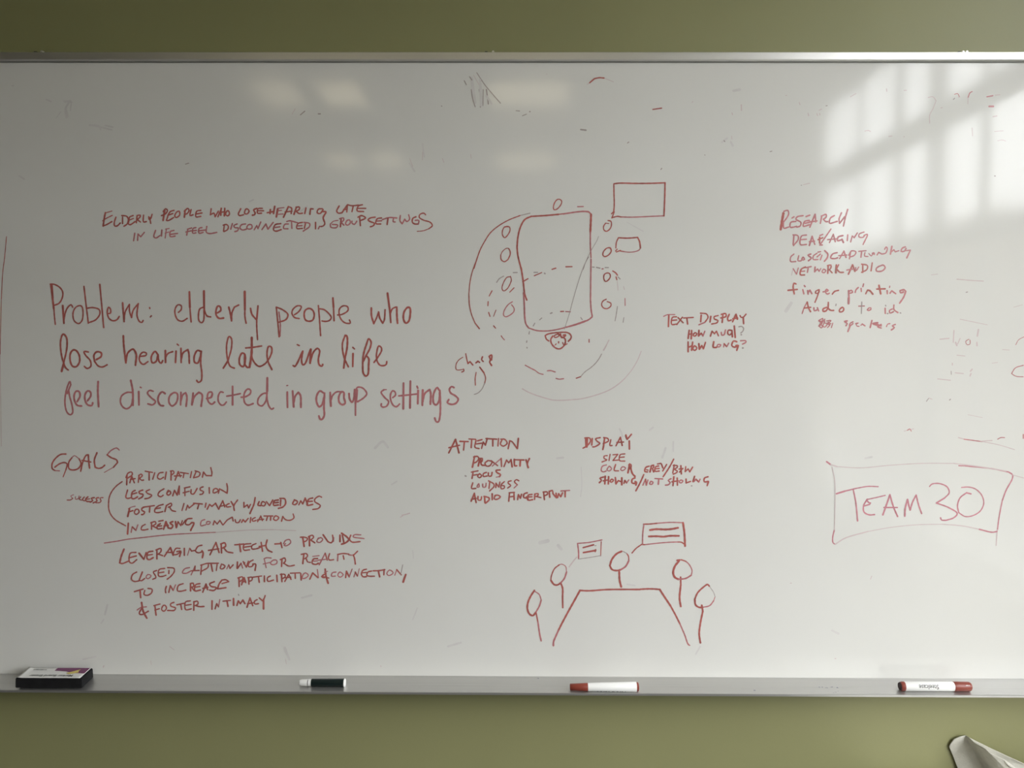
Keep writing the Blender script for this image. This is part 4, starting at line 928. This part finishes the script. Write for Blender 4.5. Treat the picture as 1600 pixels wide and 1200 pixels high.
def marker(name, label, px0, px1, d, rad, py_mid, rotz=0.0):
    a = at(px0, py_mid, d); b = at(px1, py_mid, d)
    u = (d - .031) / .021
    zc = (zr - .0004) * (1 - u) + (zf - .0002) * u + rad + .0002
    t = thing(name, label, 'marker', ((a.x + b.x) / 2, -d, zc), 'markers lying on the pen tray', rotz)
    return t, (b.x - a.x)

# dark green marker, tapered white cap at the left
t, L = marker('whiteboard_marker', 'dark green marker with a short white cap and white end', 467, 540, .036, .0072, 1066)
h = L / 2
seg('cap', [(-h, 0), (-h + .0004, .0030), (-h + .002, .0052), (-h + .006, .0061), (-h + .0172, .0064), (-h + .0172, 0)], M_white, t)
seg('cap_gap', [(-h + .0172, 0), (-h + .0172, .0052), (-h + .0188, .0052), (-h + .0188, 0)], M_blacktext, t)
seg('cap_collar', [(-h + .0188, 0), (-h + .0188, .0066), (-h + .0248, .0068), (-h + .0248, 0)], M_white, t)
seg('barrel', [(-h + .0248, 0), (-h + .0248, .0071), (-h + .026, .0074), (h - .003, .0078), (h - .003, 0)], M_green, t, 'dark green barrel')
seg('end_plug', [(h - .003, 0), (h - .003, .0079), (h - .0012, .0078), (h - .0003, .006), (h, 0)], M_white, t)

# red and white marker near the middle
t, L = marker('whiteboard_marker', 'white marker with a red brown cap at its left end', 890.5, 998, .0475, .0085, 1073)
h = L / 2
seg('cap', [(-h, 0), (-h, .0058), (-h + .001, .0065), (-h + .034, .0077), (-h + .0345, .0075), (-h + .0345, 0)], M_redcap, t, 'red brown cap')
bar = seg('barrel', [(-h + .0345, 0), (-h + .0345, .0078), (h - .0055, .0093), (h - .0045, .0088), (h - .0045, 0)], M_white, t)
seg('end_plug', [(h - .0045, 0), (h - .0045, .0086), (h - .0012, .0086), (h, .0066), (h, 0)], M_redcap, t, 'red brown end plug')
# lettering low on the barrel, mostly turned away
bm = bmesh.new()
for k in range(11):
    x = -h + .052 + k * .0052 + .001 * (k % 3)
    for a0 in (R(-58),):
        box(bm, x, x + (.0030 if k % 2 else .0018), -.0001, .0001, -.0011, .0011)
for v in bm.verts:
    a = R(-52) + v.co.z / .0086; rad = .0079 + (v.co.x + h - .0345) / (L - .04) * .0015 + .0001 + v.co.y
    v.co = Vector((v.co.x, -rad * math.cos(a), rad * math.sin(a)))
obj('printed_marks', bm, M_blacktext, bar, recalc=False)
t.rotation_euler = (0, R(-0.55), 0)

# right marker with its lettering upside down
t, L = marker('whiteboard_marker', 'white marker with upside down black lettering and a red brown cap at its right end', 1406, 1517, .0405, .0088, 1071)
h = L / 2
RB = .0088
seg('end_shade', [(-h - .001, 0), (-h - .001, .0068), (-h + .001, .0078), (-h + .001, 0)], M_endshade, t)  # dark disc standing for the shadow and reflection at this end
seg('end_plug', [(-h + .001, 0), (-h + .001, .0078), (-h + .004, .0088), (-h + .0085, .0088), (-h + .0085, 0)], M_redcap, t, 'red brown end plug')
bar = seg('barrel', [(-h + .0085, 0), (-h + .0085, .0086), (-h + .0092, RB), (h - .0345, RB), (h - .034, .0086), (h - .034, 0)], M_white, t)
cap = seg('cap', [(h - .034, 0), (h - .034, .0091), (h - .033, .0093), (h - .004, .0088), (h - .001, .0075), (h, .005), (h, 0)], M_redcap, t, 'red brown cap')
bm = text_verts('Steelcase', .0118, 0.00018)
for v in bm.verts:
    x = -v.co.x * .88 - .0165; s = -v.co.y
    a = R(17) + s / RB
    v.co = Vector((x, -(RB + .00012) * math.cos(a), (RB + .00012) * math.sin(a)))
obj('printed_words', bm, M_blacktext, bar, recalc=False)
bm = tiny_marks(6, .0013, .0022, 9)
for v in bm.verts:
    x = -v.co.x + h - .0105; s = -v.co.y; a = R(38) + s / .0089
    v.co = Vector((x, -.0092 * math.cos(a), .0092 * math.sin(a)))
obj('printed_marks', bm, M_white, cap, recalc=False)

# ------------------------------------------------------------------ cloth at the lower right, on a low table
TZ = 0.70
tb = thing('side_table', 'low laminate table under the pale cloth, below the board', 'table', (1.12, -0.34, 0))
bm = bmesh.new(); box(bm, -.40, .40, -.28, .33, TZ - .025, TZ, bev=.002); obj('tabletop', bm, M_desk, tb)
for sx in (-.36, .36):
    for sy in (-.26, .28):
        bm = bmesh.new(); box(bm, sx - .02, sx + .02, sy - .02, sy + .02, 0, TZ - .025); obj('leg', bm, M_darksteel, tb)

cl = thing('draped_cloth', 'crumpled pale cloth with a dark valley fold, at the lower right below the tray', 'cloth', (at(1509, 1149, .05).x, -.12, TZ))
CO = cl.location.copy()
front = [  # top pixel x, y, distance, then the foot: pixel x at the table, distance
    (1483, 1167, -.0115, 1500, -.010), (1484.5, 1163, -.011, 1504, -.009), (1490, 1155, -.010, 1512, -.007), (1500, 1150.5, -.009, 1524, -.006), (1508.5, 1149, -.012, 1542, -.010),
    (1514, 1152.5, -.001, 1556, .006), (1523, 1161, .016, 1568, .022), (1540, 1170, .038, 1588, .044), (1546, 1176, .044, 1604, .048), (1556, 1181, .046, 1624, .05),
    (1567, 1186, .048, 1640, .052), (1574, 1196, .050, 1670, .056), (1584, 1201, .052, 1690, .06), (1612, 1216, .054, 1720, .06), (1650, 1236, .055, 1750, .06)]
def sheet(name, cols, rows, parent, amp, bend):
    bm = bmesh.new(); G = []
    n = len(cols); sub = 5
    dense = []
    for i in range(n - 1):
        for k in range(sub):
            t = k / sub
            dense.append([cols[i][q] * (1 - t) + cols[i + 1][q] * t for q in range(5)])
    dense.append(list(cols[-1]))
    for c in dense:
        top = at(c[0], c[1], c[2])
        o = CAM_M.translation
        foot = at(c[3], 1200, c[4]); foot = Vector((foot.x, -c[4], TZ + .002))
        col = []
        for r in range(rows + 1):
            u = r / rows
            p = top.lerp(foot, u)
            p.y -= bend * math.sin(math.pi * u)
            k = min(1, u * 3)
            nz = noise.noise(p * 28) * amp + noise.noise(p * 70 + Vector((3, 1, 2))) * amp * .45
            p.y += nz * (.25 + .75 * k)
            p.x += noise.noise(p * 36 + Vector((9, 0, 0))) * amp * .5 * k
            p.z = max(p.z, TZ + .002); p.y = min(p.y, YW - .0025)
            col.append(bm.verts.new(p - CO))
        G.append(col)
    for a, b in zip(G, G[1:]):
        for r in range(rows):
            bm.faces.new((a[r], b[r], b[r + 1], a[r + 1]))
    o = obj(name, bm, M_cloth, parent, smooth=True)
    m = o.modifiers.new('thickness', 'SOLIDIFY'); m.thickness = .0018; m.offset = 0
    return o
sheet('front_flap', front, 34, cl, .0028, 0.0)
back = [(1506, 1150, -.013, 1512, -.012), (1514, 1152, -.012, 1530, -.010), (1522, 1156.5, -.010, 1550, -.004), (1550, 1170, -.006, 1590, .01), (1575, 1182, .000, 1620, .02),
        (1600, 1193.5, .006, 1650, .03), (1640, 1211, .012, 1700, .04), (1690, 1234, .014, 1750, .05)]
sheet('back_flap', back, 26, cl, .003, -0.004)
